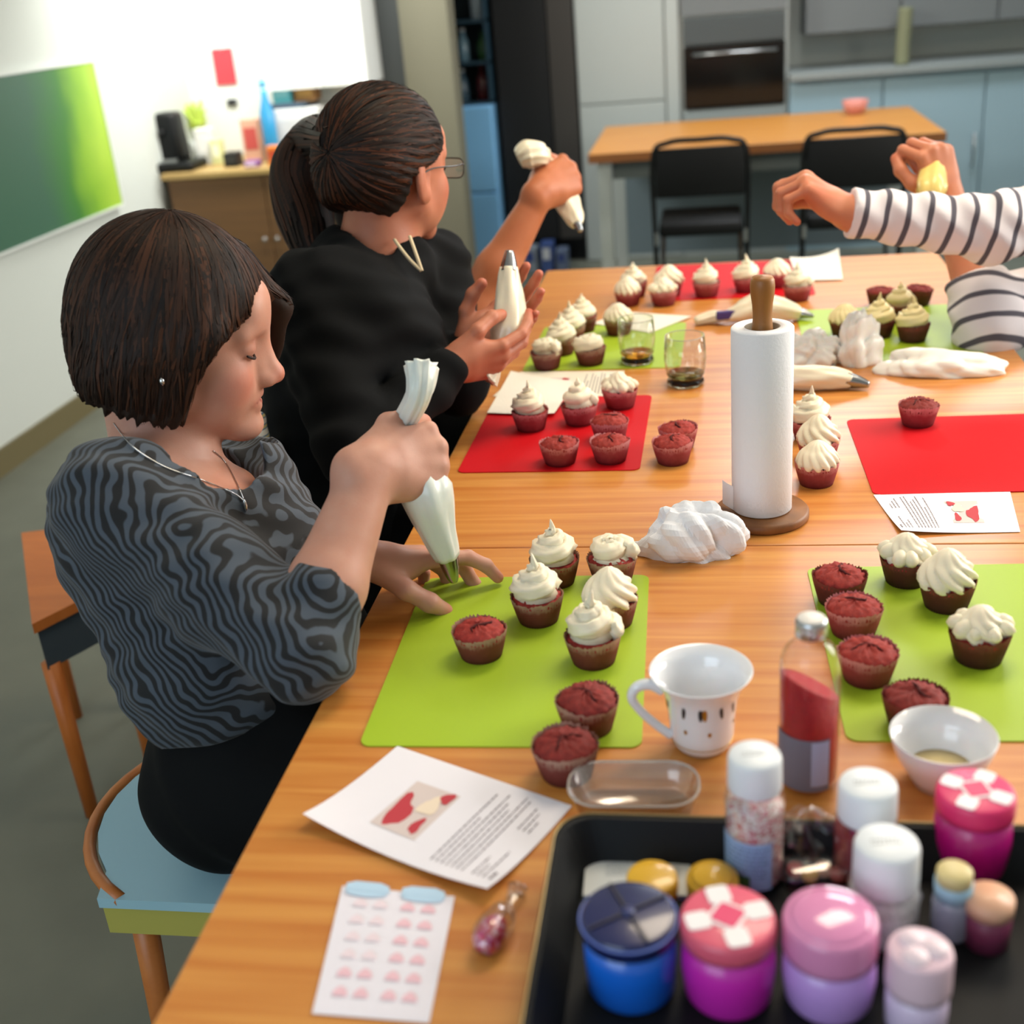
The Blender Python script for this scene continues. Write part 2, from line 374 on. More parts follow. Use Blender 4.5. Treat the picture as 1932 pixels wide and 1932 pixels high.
# blue fridge with shelves of bottles above
fr = thing('refrigerator', 'glossy bright blue fridge at the back beyond the raised piping bag', 'fridge', (-0.81, 5.2, 0))
M_bluegl = mat('blue_gloss', '#86c2f0', 0.25, coat=0.6)
link_mesh('body', *bb(-0.705-0.225, -0.70, 5.22, 5.79, 0, 0.86, 0.008), M_bluegl, fr, False)
link_mesh('door', *bb(-0.928, -0.702, 5.195, 5.22, 0.42, 0.855, 0.008), M_bluegl, fr, False)
link_mesh('door', *bb(-0.928, -0.702, 5.195, 5.22, 0.01, 0.412, 0.008), M_bluegl, fr, False)
sh = thing('bottle_rack', 'dark blue open rack of bottles standing on the blue fridge', 'rack', (-0.81, 5.3, 0.86))
M_navy = mat('dark_blue_panel', '#27404e', 0.4)
link_mesh('back_panel', *bb(-0.93, -0.70, 5.6, 5.62, 0.86, 1.8), M_navy, sh, False)
for z in (0.862, 1.06, 1.26, 1.5): link_mesh('shelf', *bb(-0.93, -0.70, 5.24, 5.6, z, z+0.012), M_navy, sh, False)
for x in (-0.93, -0.712): link_mesh('side', *bb(x, x+0.012, 5.24, 5.6, 0.86, 1.8), M_navy, sh, False)
def bottle(label, x, y, z, h, r, col, cap='#cfd8dc', grp=None):
    t = thing('bottle', label, 'bottle', (x, y, z), grp)
    link_mesh('body', *lathe([(r*0.9, 0), (r, 0.006), (r, h*0.6), (r*0.45, h*0.78), (r*0.4, h*0.93)], 14, (x, y, z)), mat('bottle_'+col, col, 0.2, coat=0.5), t)
    link_mesh('cap', *lathe([(r*0.48, h*0.92), (r*0.48, h), ], 12, (x, y, z)), mat('cap_'+cap, cap, 0.4), t)
    return t
bottle('dark red bottle on the lower rack shelf above the blue fridge', -0.765, 5.36, 0.874, 0.17, 0.034, '#5c1a20', '#7a2a2a')
bottle('green bottle on the rack shelf above the blue fridge', -0.745, 5.36, 1.072, 0.14, 0.03, '#3f6b39', '#3b6a3a')
bottle('clear bluish bottle left on the rack shelf above the blue fridge', -0.85, 5.36, 1.072, 0.16, 0.03, '#6f94a8')
bottle('slim steel-blue bottle at the left end of the lower rack shelf', -0.87, 5.36, 0.874, 0.16, 0.028, '#48667a')
bottle('white topped bottle on the top rack shelf above the blue fridge', -0.76, 5.36, 1.272, 0.2, 0.035, '#c3d4df')
# small blue and white cartons on the floor by the dark cupboard
k = 0
for (px, py, w, h, c, lab) in ((1030, 455, 0.07, 0.13, '#8f9aa6', 'grey-white carton on the floor left in the pack by the dark cupboard'), (1058, 458, 0.065, 0.15, '#3d548c', 'blue carton on the floor in the middle of the pack by the dark cupboard'), (1083, 460, 0.06, 0.11, '#5d6b84', 'slate blue carton on the floor right in the pack by the dark cupboard')):
    p = ZP(px, py, 0); p = np.array([p[0]*0.93-0.02, 5.14, 0])
    t = thing('carton', lab, 'carton', p); link_mesh('box', *bb(p[0]-w/2, p[0]+w/2, p[1]-0.06, p[1]+0.06, 0, h, 0.004), mat('carton_'+c, c, 0.6), t, False)
    link_mesh('label_panel', *bb(p[0]-w*0.3, p[0]+w*0.3, p[1]-0.062, p[1]-0.06, h*0.45, h*0.85), mat('carton_lab'+c, ('#33488a', '#c8ccd2', '#2e3f78')[k], 0.6), t, False); k += 1
# ---- green picture on the left wall
pa, pb = XP(95, 435, -2.05), XP(221, 385, -2.05)
zt = XP(200, 112, -2.05)[2]; zb = (pa[2]+pb[2])/2; y1 = pb[1]; y0 = y1-1.15
pic = thing('picture', 'large green picture hanging on the left wall', 'picture', (-2.04, (y0+y1)/2, zb))
mp_ = bpy.data.materials.new('green_print'); mp_.use_nodes = True; nb = NB(mp_)
tc = nb.n('ShaderNodeTexCoord'); mpn = nb.n('ShaderNodeMapping'); nb.l(tc, 'Object', mpn, 0); sx = nb.n('ShaderNodeSeparateXYZ'); nb.l(mpn, 0, sx, 0)
nn = nb.n('ShaderNodeTexNoise', i_Scale=3.0, i_Detail=2.0); nb.l(mpn, 0, nn, 0)
ad = nb.n('ShaderNodeMath', operation='MULTIPLY_ADD', i_1=0.35, i_2=0.0); nb.l(nn, 0, ad, 0)
a2 = nb.n('ShaderNodeMath', operation='ADD'); nb.l(sx, 'Y', a2, 0); nb.l(ad, 0, a2, 1)
rp = nb.ramp([(0.15, srgb('#3f6652')), (0.4, srgb('#3f7a34')), (0.56, srgb('#7fae30')), (0.75, srgb('#a3c740'))]); nb.l(a2, 0, rp, 0); nb.l(rp, 0, nb.b, 'Base Color'); nb.b.inputs['Roughness'].default_value = 0.5
link_mesh('print', *bb(-2.046, -2.026, y0, y1, zb, zt), mp_, pic, False)
for a in ((y0-0.008, y0, zb-0.008, zt+0.008), (y1, y1+0.008, zb-0.008, zt+0.008), (y0, y1, zb-0.008, zb), (y0, y1, zt, zt+0.008)): link_mesh('frame_strip', *bb(-2.049, -2.022, *a), M_white, pic, False)
# ---- sideboard and what stands on it
sb = thing('sideboard', 'brown wooden sideboard against the white back wall', 'sideboard', (-1.55, 4.0, 0))
link_mesh('body', *bb(-2.0, -1.1, 4.02, 4.54, 0.06, 0.745), M_sidewood, sb, False)
for k in range(2):
    dr = link_mesh('door', *bb(-1.998+k*0.45, -1.552+k*0.45, 4.0, 4.02, 0.07, 0.742, 0.002), M_sidewood, sb, False)
    link_mesh('knob', *lathe([(0.006, 0), (0.012, 0.012), (0.0, 0.02)], 10, (-1.58+k*0.06, 3.985, 0.45)), M_steel, dr, off=(-1.55, 4.0, 0))
link_mesh('top', *bb(-2.02, -1.09, 3.98, 4.545, 0.745, 0.77, 0.003), wood('sideboard_top', '#a78a55', '#b99b62', 0.5, (3, 30, 30)), sb, False)
link_mesh('plinth', *bb(-1.98, -1.12, 4.05, 4.5, 0, 0.06), M_black, sb, False)
def onsb(px, w, h, dep, y): p = YP(px, 300, y); return p[0]-w/2, p[0]+w/2, y-dep/2, y+dep/2, 0.77, 0.77+h
ph = thing('coffee_machine', 'black coffee machine on the left end of the sideboard', 'coffee machine', (-1.9, 4.12, 0.77))
x0, x1, ya, yb, za, zb2 = onsb(333, 0.22, 0.04, 0.2, 4.13); link_mesh('base', *bb(x0, x1, ya, yb, za, zb2, 0.012), M_black, ph)
x0, x1, ya, yb, za, zb2 = onsb(326, 0.155, 0.25, 0.13, 4.17); V, F = bb(x0, x1, ya, yb, za+0.035, zb2, 0.02); V[:, 0] += (V[:, 2]-0.77)*-0.06; link_mesh('tower', V, F, M_black, ph)
link_mesh('drip_tray', *bb(x0+0.03, x1-0.02, ya-0.03, ya+0.0, za+0.04, za+0.052), M_steel, ph, False)
link_mesh('spout', *lathe([(0.012, 0), (0.014, 0.03)], 12, ((x0+x1)/2, ya-0.008, za+0.15)), M_black, ph)
def crate(name, label, cat, px, w, h, dep, y, col, bandcol, z=0.0):
    p = YP(px, 300, y); x = p[0]; t = thing(name, label, cat, (x, y, 0.77+z))
    link_mesh('box', *bb(x-w/2, x+w/2, y-dep/2, y+dep/2, 0.77+z, 0.77+z+h, 0.004), mat('bx'+col, col, 0.55), t, False)
    link_mesh('label_panel', *bb(x-w*0.36, x+w*0.36, y-dep/2-0.002, y-dep/2, 0.77+z+h*0.3, 0.77+z+h*0.8), mat('bx'+bandcol, bandcol, 0.55), t, False); return t
crate('box', 'small black box on the sideboard beside the purple pack', 'box', 440, 0.065, 0.062, 0.08, 4.13, '#141617', '#2a2c2e')
crate('snack_pack', 'small purple pack lying at the front edge of the sideboard', 'pack', 476, 0.065, 0.028, 0.06, 4.06, '#7d4f8e', '#d9c8e2')
crate('tea_box', 'tall red and cream tea box on the sideboard', 'box', 484, 0.085, 0.19, 0.06, 4.25, '#d8a58c', '#c0504a')
crate('biscuit_box', 'orange biscuit box at the right end of the sideboard', 'box', 520, 0.06, 0.085, 0.05, 4.06, '#d27a2c', '#b5462a')
crate('paper_box', 'tall white paper box on the sideboard beside the coffee machine', 'box', 394, 0.08, 0.16, 0.08, 4.28, '#e2e4dc', '#f0f0ea')
crate('milk_carton', 'pale yellow-green carton on the sideboard', 'carton', 414, 0.05, 0.11, 0.06, 4.25, '#d7dba0', '#eef0d2')
mw = crate('microwave', 'white box-shaped microwave behind the ponytail on the sideboard', 'microwave', 585, 0.24, 0.22, 0.3, 4.36, '#d2d5d6', '#c3c7c9')
crate('tray', 'dark blue tray lying on top of the white microwave', 'tray', 572, 0.17, 0.024, 0.2, 4.35, '#33414c', '#45586a', 0.22)
crate('lunch_box', 'turquoise lunch box on the dark tray', 'box', 556, 0.09, 0.085, 0.1, 4.33, '#5db6bd', '#8fd3d6', 0.244)
crate('bread_pack', 'brown patterned bread pack on the dark tray', 'pack', 598, 0.10, 0.075, 0.1, 4.33, '#8a6336', '#b58a4a', 0.244)
p = YP(515, 250, 4.2); bottle('tall blue bottle on the sideboard left of the white microwave', p[0], 4.16, 0.77, 0.36, 0.034, '#2f8fc4', '#6cc0e4')
p = YP(357, 210, 4.35); t = thing('potted_plant', 'small yellow-green potted plant behind the coffee machine', 'plant', (p[0]-.02, 4.46, 0.77))
link_mesh('pot', *lathe([(0.035, 0), (0.045, 0.09), (0.04, 0.09)], 16, (p[0]-.02, 4.46, 0.77)), M_white, t)
rs = random.Random(3); mb = MB()
for i in range(26):
    a = rs.uniform(0, 2*PI); e = rs.uniform(0.03, 0.06); q0 = np.array([p[0]-.02, 4.46, 0.85]); tip = q0+np.array([math.cos(a)*e, math.sin(a)*e, rs.uniform(0.08, 0.2)]); md = (q0+tip)/2+np.array([0, 0, 0.03])
    mb.add(*sweep(spline([q0, md, tip], 3), np.array([0.004, 0.009, 0.011, 0.011, 0.009, 0.006, 0.001]), 4))
o = link_mesh('foliage', *mb.get(), mat('lime_leaf', '#b9d05a', 0.5), t)
wc = thing('wall_cabinet', 'white wall cupboard with two doors above the sideboard', 'cupboard', (-1.45, 4.4, 1.08))
a_, b_ = YP(505, 150, 4.3)[0], YP(700, 150, 4.3)[0]
link_mesh('body', *bb(a_, b_, 4.27, 4.54, 1.07, 1.75), M_white, wc, False)
for k in range(2): link_mesh('door', *bb(a_+k*(b_-a_)*0.58+0.002, a_+(0.58 if k == 0 else 1)*(b_-a_)-0.002, 4.25, 4.27, 1.07, 1.748, 0.002), M_white, wc, False)
p = YP(425, 130, 4.54); t = thing('wall_note', 'red paper note pinned on the white wall above the sideboard', 'note', (p[0], 4.545, p[2])); link_mesh('paper', *bb(p[0]-0.055, p[0]+0.045, 4.54, 4.549, p[2]-0.07, p[2]+0.09), mat('red_note', '#c8404a', 0.7), t, False)
link_mesh('pin', *lathe([(0.006, 0), (0.0, 0.006)], 8, (p[0], 4.537, p[2]+0.08)), M_steel, t)
p = YP(438, 193, 4.54); t = thing('switch', 'small dark switch plate on the white wall', 'switch', (p[0], 4.545, p[2])); link_mesh('plate', *bb(p[0]-0.025, p[0]+0.022, 4.535, 4.549, p[2]-0.014, p[2]+0.014), mat('bx#4a4c4e', '#4a4c4e', 0.5), t, False); link_mesh('rocker', *bb(p[0]-0.012, p[0]+0.01, 4.53, 4.536, p[2]-0.009, p[2]+0.009), M_black, t, False)
# ---- second wooden table at the back
t2 = thing('side_table', 'long wooden table with grey legs in front of the oven', 'table', (0.62, 4.5, 0))
link_mesh('tabletop', *bb(-0.095, 1.36, 4.0, 4.98, 0.70, 0.737, 0.004), M_table2, t2, False)
link_mesh('edge_strip', *bb(-0.095, 1.36, 3.994, 4.0, 0.70, 0.736), M_edge, t2, False)
for x in (-0.06, 1.27):
    for y in (4.03, 4.9): link_mesh('leg', *bb(x, x+0.055, y, y+0.055, 0, 0.70), M_greycab, t2, False)
link_mesh('apron', *bb(0.0, 1.26, 4.06, 4.08, 0.62, 0.70), mat('apron_grey', '#59615f', 0.6), t2, False)
link_mesh('under_table_shade', *bb(0.0, 1.26, 4.86, 4.88, 0.12, 0.70), mat('panel_blue_grey', '#6a7a82', 0.6), t2, False)  # added sheet, its blue-grey stands for shaded floor and cabinets beyond
p = ZP(1613, 215, 0.737); t = thing('bowl', 'small pink bowl on the far edge of the side table', 'bowl', p); link_mesh('bowl', *lathe([(0.03, 0), (0.05, 0.02), (0.06, 0.06), (0.055, 0.06), (0.045, 0.02), (0, 0.012)], 18, p, cap=False), mat('pink_plastic', '#d98f84', 0.4), t)
link_mesh('rim', *sweep(np.array([(p[0]+0.058*math.cos(a), p[1]+0.058*math.sin(a), p[2]+0.06) for a in np.linspace(0, 2*PI, 20, endpoint=False)]), 0.003, 6, closed=True), mat('pink_plastic', '#d98f84', 0.4), t)
# ---- folding chairs (backs to the camera)
def folding_chair(label, cx, y, w):
    t = thing('folding_chair', label, 'chair', (cx, y, 0), 'black folding chairs at the side table')
    ht = 0.80; r = 0.011; hw = w/2
    P = [(-hw, 0.10, 0.0), (-hw, 0.03, 0.40), (-hw, 0.0, ht-0.06), (-hw+0.06, -0.005, ht), (0, -0.008, ht+0.006), (hw-0.06, -0.005, ht), (hw, 0.0, ht-0.06), (hw, 0.03, 0.40), (hw, 0.10, 0.0)]
    P = np.array([(cx+a, y+b, c) for a, b, c in P]); link_mesh('back_frame', *sweep(spline(P, 6), r, 10), M_black, t)
    link_mesh('backrest', *bb(cx-hw+0.008, cx+hw-0.008, y-0.012, y+0.012, 0.585, ht-0.022, 0.01), M_blackfab, t)
    V, F = bb(cx-hw+0.015, cx+hw-0.015, y+0.02, y+0.40, 0.42, 0.475, 0.016); link_mesh('seat', V, F, M_blackfab, t)
    for s in (-1, 1):
        link_mesh('leg', *sweep(np.array([(cx+s*(hw-0.02), y+0.40, 0.42), (cx+s*(hw-0.02), y-0.02, 0.0)]), 0.01, 8), M_chrome, t)
        link_mesh('seat_bracket', *box((cx+s*(hw-0.005), y+0.03, 0.42), (0.012, 0.05, 0.05)), M_steel, t, False)
        link_mesh('foot', *lathe([(0.014, 0), (0.014, 0.03)], 10, (cx+s*(hw-0.02), y-0.018, 0.0)), M_black, t)
    link_mesh('stretcher', *sweep(np.array([(cx-hw, y+0.072, 0.16), (cx+hw, y+0.072, 0.16)]), 0.008, 8), M_black, t)
    return t
folding_chair('black folding chair standing left before the side table, its back panel fully seen', 0.375, 3.72, 0.37)
folding_chair('black folding chair on the right before the side table, behind the reaching hand', 0.97, 3.72, 0.38)
# ================================================================== the work table
tb = thing('dining_table', 'long beech worktable covered with mats, cupcakes and baking things', 'table', (0.48, 0.4, 0))
link_mesh('tabletop', *bb(0.0, 0.955, 0.174, 1.79, 0.715, 0.75, 0.002), M_table, tb, False)
link_mesh('tabletop', *bb(0.0, 0.955, -1.1, 0.172, 0.715, 0.75, 0.002), M_table, tb, False)
for x in (0.05, 0.85):
    for y in (-1.04, 0.11, 0.22, 1.68): xo = (0.3 if x < .5 else -0.2) if y == 0.11 else 0; link_mesh('leg', *bb(x+xo, x+xo+0.055, y, y+0.055, 0, 0.715, 0.002), M_greycab, tb, False)
for y0_, y1_ in ((-1.0, 0.1), (0.26, 1.7)):
    for x in (0.07, 0.87): link_mesh('rail', *bb(x, x+0.02, y0_, y1_, 0.675, 0.715), M_greycab, tb, False)
# ---- mats
M_green = mat('green_mat', '#a3c02a', 0.45, bump=0.04, bscale=400)
M_red = mat('red_mat', '#c80c18', 0.6, spec=0.2, bump=0.04, bscale=400)
MAT_T = 0.0016
def cmat(label, corner, ang, m, w=0.28, h=0.36, r=0.012, kind='mats'):
    # corner: table position of the near left corner
    c, s = math.cos(ang), math.sin(ang); cx = corner[0]+c*w/2-s*h/2; cy = corner[1]+s*w/2+c*h/2
    V, F = prism(rrect(w, h, r, 6, (cx, cy), ang), 0.75, 0.75+MAT_T)
    return solo('cutting_mat', V, F, m, label, 'mat', (cx, cy, 0.75), kind, False)
cmat('lime green cutting mat in front of the woman in the zebra top', ZP(677, 1409)[:2], 0.024, M_green)
cmat('red cutting mat left of the paper towel roll, half covered by a napkin', ZP(862, 893)[:2], -0.012, M_red, 0.28, 0.345)
cmat('lime green cutting mat under the cupcakes beside the two glasses', ZP(985, 702)[:2]-np.array([0.0, 0.0]), -0.02, M_green, 0.30, 0.31)
cmat('red cutting mat at the far end of the table', (ZP(1232, 548)[0], 1.425), 0.0, M_red, 0.36, 0.35)
cmat('lime green cutting mat at the far right under frosted cupcakes', (0.588, 0.93), 0.0, M_green, 0.31, 0.37)
cmat('red cutting mat at the right with a single unfrosted cupcake', ZP(1648, 935)[:2], 0.02, M_red, 0.36, 0.30)
cmat('lime green cutting mat at the right behind the red bottle', ZP(1598, 1400)[:2], 0.03, M_green, 0.36, 0.36)
# ================================================================== cupcakes
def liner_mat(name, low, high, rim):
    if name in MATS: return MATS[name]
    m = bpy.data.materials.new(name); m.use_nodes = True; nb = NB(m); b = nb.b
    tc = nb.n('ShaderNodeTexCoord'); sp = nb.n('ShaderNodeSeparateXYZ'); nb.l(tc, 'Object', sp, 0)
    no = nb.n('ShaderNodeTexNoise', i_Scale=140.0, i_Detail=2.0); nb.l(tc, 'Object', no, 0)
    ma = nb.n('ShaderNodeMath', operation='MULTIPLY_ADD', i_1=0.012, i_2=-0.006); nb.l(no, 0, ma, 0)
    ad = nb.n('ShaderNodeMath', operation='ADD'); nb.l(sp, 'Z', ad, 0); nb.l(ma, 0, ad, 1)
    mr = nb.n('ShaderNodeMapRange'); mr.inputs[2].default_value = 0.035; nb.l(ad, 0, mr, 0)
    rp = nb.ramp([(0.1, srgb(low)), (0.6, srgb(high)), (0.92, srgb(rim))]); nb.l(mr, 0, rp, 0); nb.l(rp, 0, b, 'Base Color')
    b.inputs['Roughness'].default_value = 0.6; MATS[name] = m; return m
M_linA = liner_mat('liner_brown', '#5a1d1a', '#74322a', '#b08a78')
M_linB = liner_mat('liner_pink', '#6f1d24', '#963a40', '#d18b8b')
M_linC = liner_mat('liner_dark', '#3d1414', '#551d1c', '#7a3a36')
def cake_mat(name, c1, c2):
    if name in MATS: return MATS[name]
    m = bpy.data.materials.new(name); m.use_nodes = True; nb = NB(m); b = nb.b
    tc = nb.n('ShaderNodeTexCoord'); n1 = nb.n('ShaderNodeTexNoise', i_Scale=220.0, i_Detail=6.0, i_Roughness=0.7); nb.l(tc, 'Object', n1, 0)
    rp = nb.ramp([(0.3, srgb(c1)), (0.7, srgb(c2))]); nb.l(n1, 0, rp, 0); nb.l(rp, 0, b, 'Base Color')
    bp = nb.n('ShaderNodeBump', i_Strength=0.7, i_Distance=0.0012); nb.l(n1, 0, bp, 'Height'); nb.l(bp, 0, b, 'Normal')
    b.inputs['Roughness'].default_value = 0.75; MATS[name] = m; return m
M_cake = cake_mat('red_velvet', '#7d1c18', '#b03428')
M_caked = cake_mat('red_velvet_dark', '#6b1a16', '#94271f')
M_crack = mat('crumb_dark', '#4a0f0d', 0.9)
M_frost = mat('cream_frosting', '#f3e9cf', 0.42, sss=0.15, bump=0.06, bscale=300)
M_frost2 = mat('yellowish_frosting', '#ecdca6', 0.42, sss=0.15, bump=0.06, bscale=300)
rng = np.random.default_rng(7)
def liner_mesh(seed, h=0.033, r0=0.0225, r1=0.0305, nf=44):
    r = np.random.default_rng(seed); n = nf*2; V = []; F = []; zs = np.linspace(0, h, 6)
    lift = 0.0016*np.sin(np.linspace(0, 2*PI, n, endpoint=False)*2+seed)+0.0009*r.normal(size=n)
    for j, z in enumerate(zs):
        t = z/h
        for i in range(n):
            a = 2*PI*i/n; rr = r0+(r1-r0)*t**0.9+(0.00095*(1 if i % 2 else -1))*(0.35+0.65*t)
            V.append((rr*math.cos(a), rr*math.sin(a), z+(lift[i]+(0.0007 if i % 2 else -0.0007) if j == 5 else 0)))
    for j in range(5):
        for i in range(n): k = (i+1) % n; F.append((j*n+i, j*n+k, (j+1)*n+k, (j+1)*n+i))
    F.append(tuple(range(n-1, -1, -1))); return np.array(V), F
def cake_mesh(seed, dome, z0=0.0255, r=0.0288):
    g = np.random.default_rng(seed); ph = g.uniform(0, 6, 6); V = []; F = []; n = 40; m = 12
    for j in range(m+1):
        t = j/m
        for i in range(n):
            a = 2*PI*i/n; rr = r*math.sin(t*PI/2)
            z = z0+dome*math.cos(t*PI/2)**0.8*(1+0.06*math.sin(3*a+ph[0]))
            k = 0.0007*(math.sin(9*a+ph[1]+t*8)+math.sin(14*a+ph[2]-t*11)+math.sin(23*a+ph[3]+t*17)); rr += k*t; z += k*1.2
            V.append((rr*math.cos(a), rr*math.sin(a), z))
    for j in range(m):
        for i in range(n): k = (i+1) % n; F.append((j*n+i, (j+1)*n+i, (j+1)*n+k, j*n+k))
    return np.array(V), F
def crack_mesh(seed, dome):
    g = np.random.default_rng(seed); a = g.uniform(0, PI); P = []; w = []
    for t in np.linspace(-1, 1, 9):
        x = t*0.0155; y = 0.004+0.005*math.sin(t*2.4+seed)+g.normal()*0.0009; rr = math.hypot(x, y)/0.0288
        z = 0.0255+dome*math.cos(math.asin(min(rr, 1)))**0.8+0.0002; c, s = math.cos(a), math.sin(a); P.append((x*c-y*s, x*s+y*c, z)); w.append(0.0016*(1-t*t)**0.5+0.0003)
    V, F = sweep(spline(P, 3), np.interp(np.linspace(0, 8, 25), range(9), w), 6); V[:, 2] = (V[:, 2]); return V, F
def swirl(seed, turns=2.6, R0=0.0185, H=0.026, t0=0.0105, t1=0.0035, lobes=6, amp=0.2, peak=0.01, twist=5):
    g = np.random.default_rng(seed); N = int(turns*26); P = []; R = []; ph = g.uniform(0, 6)
    for i in range(N):
        t = i/(N-1); a = ph+2*PI*turns*t; rad = R0*(1-t)**0.85+0.001*math.sin(3*a)
        P.append((rad*math.cos(a), rad*math.sin(a), t0*0.55+H*t**1.05)); R.append((t0*(1-t)+t1*t)*(1+0.05*math.sin(7*a+ph)))
    e = np.array(P[-1]); tl = g.uniform(-0.003, 0.003, 2)
    for q in (0.35, 0.7, 1.0): P.append(e*np.array([1-q, 1-q, 1])+np.array([tl[0]*q, tl[1]*q, peak*q])); R.append(t1*(1-0.85*q))
    V, F = sweep(P, R, 18, lambda s, A: 1+amp*np.cos(lobes*A+twist*s*2*PI))
    V2, F2 = lathe([(R0+t0*0.3, 0.001), (R0*0.8, H*0.45), (R0*0.25, H*0.9), (0.0, H*0.95)], 18, (0, 0, 0))
    mb = MB(); mb.add(V, F); mb.add(V2, F2); return mb.get()
def ruffle(seed, R=0.027, H=0.022, lobes=11, amp=0.11, twist=0.5, peak=0.006):
    g = np.random.default_rng(seed); n = lobes*8; m = 16; ph = g.uniform(0, 6); V = []; F = []
    for j in range(m+1):
        t = j/m; prof = (math.cos(t*PI/2)**0.62); z = H*(math.sin(t*PI/2)**1.15)+(peak*max(0, t-0.72)/0.28 if t > 0.72 else 0)
        if t < 0.1: prof *= 0.9+t
        for i in range(n):
            a = 2*PI*i/n; k = 1+amp*(abs(math.cos(lobes/2*(a+twist*t*2)))*2-1)*(1-0.6*t)+0.05*math.sin(2*a+ph)
            zz = z-(0.0025*abs(math.cos(lobes/2*a)) if j < 2 else 0); rr = R*prof*k; V.append((rr*math.cos(a), rr*math.sin(a), zz))
    for j in range(m):
        for i in range(n): k = (i+1) % n; F.append((j*n+i, j*n+k, (j+1)*n+k, (j+1)*n+i))
    F.append(tuple(range(n-1, -1, -1))); return np.array(V), F
def petals(seed, n=9):
    g = np.random.default_rng(seed); mb = MB()
    V, F = ruffle(seed, 0.022, 0.02, 8, 0.16, 0.9, 0.006); mb.add(V, F)
    for i in range(n):
        a = 2*PI*i/n+g.normal()*0.1; r = 0.0185+g.normal()*0.0012; s = 0.0085+g.normal()*0.0008
        V, F = lathe([(0.0, -s*0.75), (s*0.7, -s*0.55), (s, 0), (s*0.75, s*0.6), (s*0.3, s*0.95), (0.0, s)], 12); c, q = math.cos(a), math.sin(a)
        V = V*np.array([1.25, 0.9, 1]); V = np.stack([V[:, 0]*c-V[:, 1]*q+r*c, V[:, 0]*q+V[:, 1]*c+r*q, V[:, 2]+0.0065], 1); mb.add(V, F)
    return mb.get()
FROST = {'tall': lambda s: swirl(s, 2.7, 0.0185, 0.027, 0.0108, 0.0038, 6, 0.2, 0.012),
         'flat': lambda s: swirl(s, 1.8, 0.0175, 0.010, 0.0115, 0.006, 7, 0.16, 0.003, 3),
         'ring': lambda s: swirl(s, 2.5, 0.018, 0.026, 0.0102, 0.004, 14, 0.035, 0.008, 1),
         'dome': lambda s: ruffle(s, 0.0265, 0.021, 13, 0.09, 0.35, 0.007),
         'star': lambda s: ruffle(s, 0.027, 0.024, 9, 0.15, 0.8, 0.009),
         'petal': petals}
PROTO = {}
def cupcake(x, by, frost, label, group, liner=M_linB, cake=M_cake, fm=M_frost, seed=None, tbl=0.75+MAT_T, sc=1.0, tip=None):
    # (x, by): lowest visible pixel of the paper case; the case stands on the table there
    p = ZP(x, by, tbl); v = p-CAM; v[2] = 0; v = nz(v); c = p+v*0.0222*sc
    s = seed if seed is not None else 1
    key = (frost, liner.name, cake.name, fm.name, s % 3)
    if key not in PROTO:
        t = thing('cupcake', label, 'cupcake', (0, 0, 0), group)
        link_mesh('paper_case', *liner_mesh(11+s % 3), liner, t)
        dome = {None: 0.0135}.get(frost, 0.008)+0.002*(s % 3 == 1)
        ck = link_mesh('cake', *cake_mesh(5+s % 3, dome), cake, t)
        if frost is None: link_mesh('crack', *crack_mesh(3+s % 3, dome), M_crack, ck)
        else:
            V, F = FROST[frost](21+s % 3); V = V*np.array([1.13, 1.13, 1.2]); V[:, 2] += 0.0312; V[:, 0] += 0.001*(s % 3-1); link_mesh('frosting', V, F, fm, t)
        PROTO[key] = t; c_ = t
    else:
        c_ = copy_tree(PROTO[key])
    c_['label'] = label; c_['group'] = group; c_['category'] = 'cupcake'
    c_.location = tuple(c); c_.rotation_euler = (0, 0, (x*0.37+by*0.11) % 6.28); c_.scale = (sc, sc, sc); return c_
G1 = 'cupcakes at the near green mat'
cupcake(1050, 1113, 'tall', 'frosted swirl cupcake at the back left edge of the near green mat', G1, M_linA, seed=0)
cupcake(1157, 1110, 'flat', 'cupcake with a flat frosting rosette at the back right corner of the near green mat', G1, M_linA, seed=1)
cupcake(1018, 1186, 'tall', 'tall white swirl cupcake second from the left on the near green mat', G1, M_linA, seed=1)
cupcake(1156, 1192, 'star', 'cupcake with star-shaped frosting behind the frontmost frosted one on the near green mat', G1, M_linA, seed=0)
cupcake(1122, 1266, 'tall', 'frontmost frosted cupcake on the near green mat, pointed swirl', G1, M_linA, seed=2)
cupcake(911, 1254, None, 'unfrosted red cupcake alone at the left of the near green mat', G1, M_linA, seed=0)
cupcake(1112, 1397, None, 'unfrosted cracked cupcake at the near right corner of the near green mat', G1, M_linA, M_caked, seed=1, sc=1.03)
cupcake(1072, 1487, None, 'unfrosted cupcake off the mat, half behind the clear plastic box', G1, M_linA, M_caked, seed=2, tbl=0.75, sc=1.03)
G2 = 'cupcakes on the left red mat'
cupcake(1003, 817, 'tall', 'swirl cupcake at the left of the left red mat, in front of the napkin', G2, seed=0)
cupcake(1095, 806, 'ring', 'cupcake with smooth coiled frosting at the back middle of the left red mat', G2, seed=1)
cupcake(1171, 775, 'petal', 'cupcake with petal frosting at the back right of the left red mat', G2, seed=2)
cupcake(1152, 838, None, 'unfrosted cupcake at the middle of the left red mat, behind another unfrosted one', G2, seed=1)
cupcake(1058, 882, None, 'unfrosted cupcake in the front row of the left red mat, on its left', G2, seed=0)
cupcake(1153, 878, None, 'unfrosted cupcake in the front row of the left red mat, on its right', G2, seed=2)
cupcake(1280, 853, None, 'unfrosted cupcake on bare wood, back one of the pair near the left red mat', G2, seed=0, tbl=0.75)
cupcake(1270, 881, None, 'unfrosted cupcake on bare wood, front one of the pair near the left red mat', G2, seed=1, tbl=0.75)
G3 = 'cupcakes on the far left green mat'
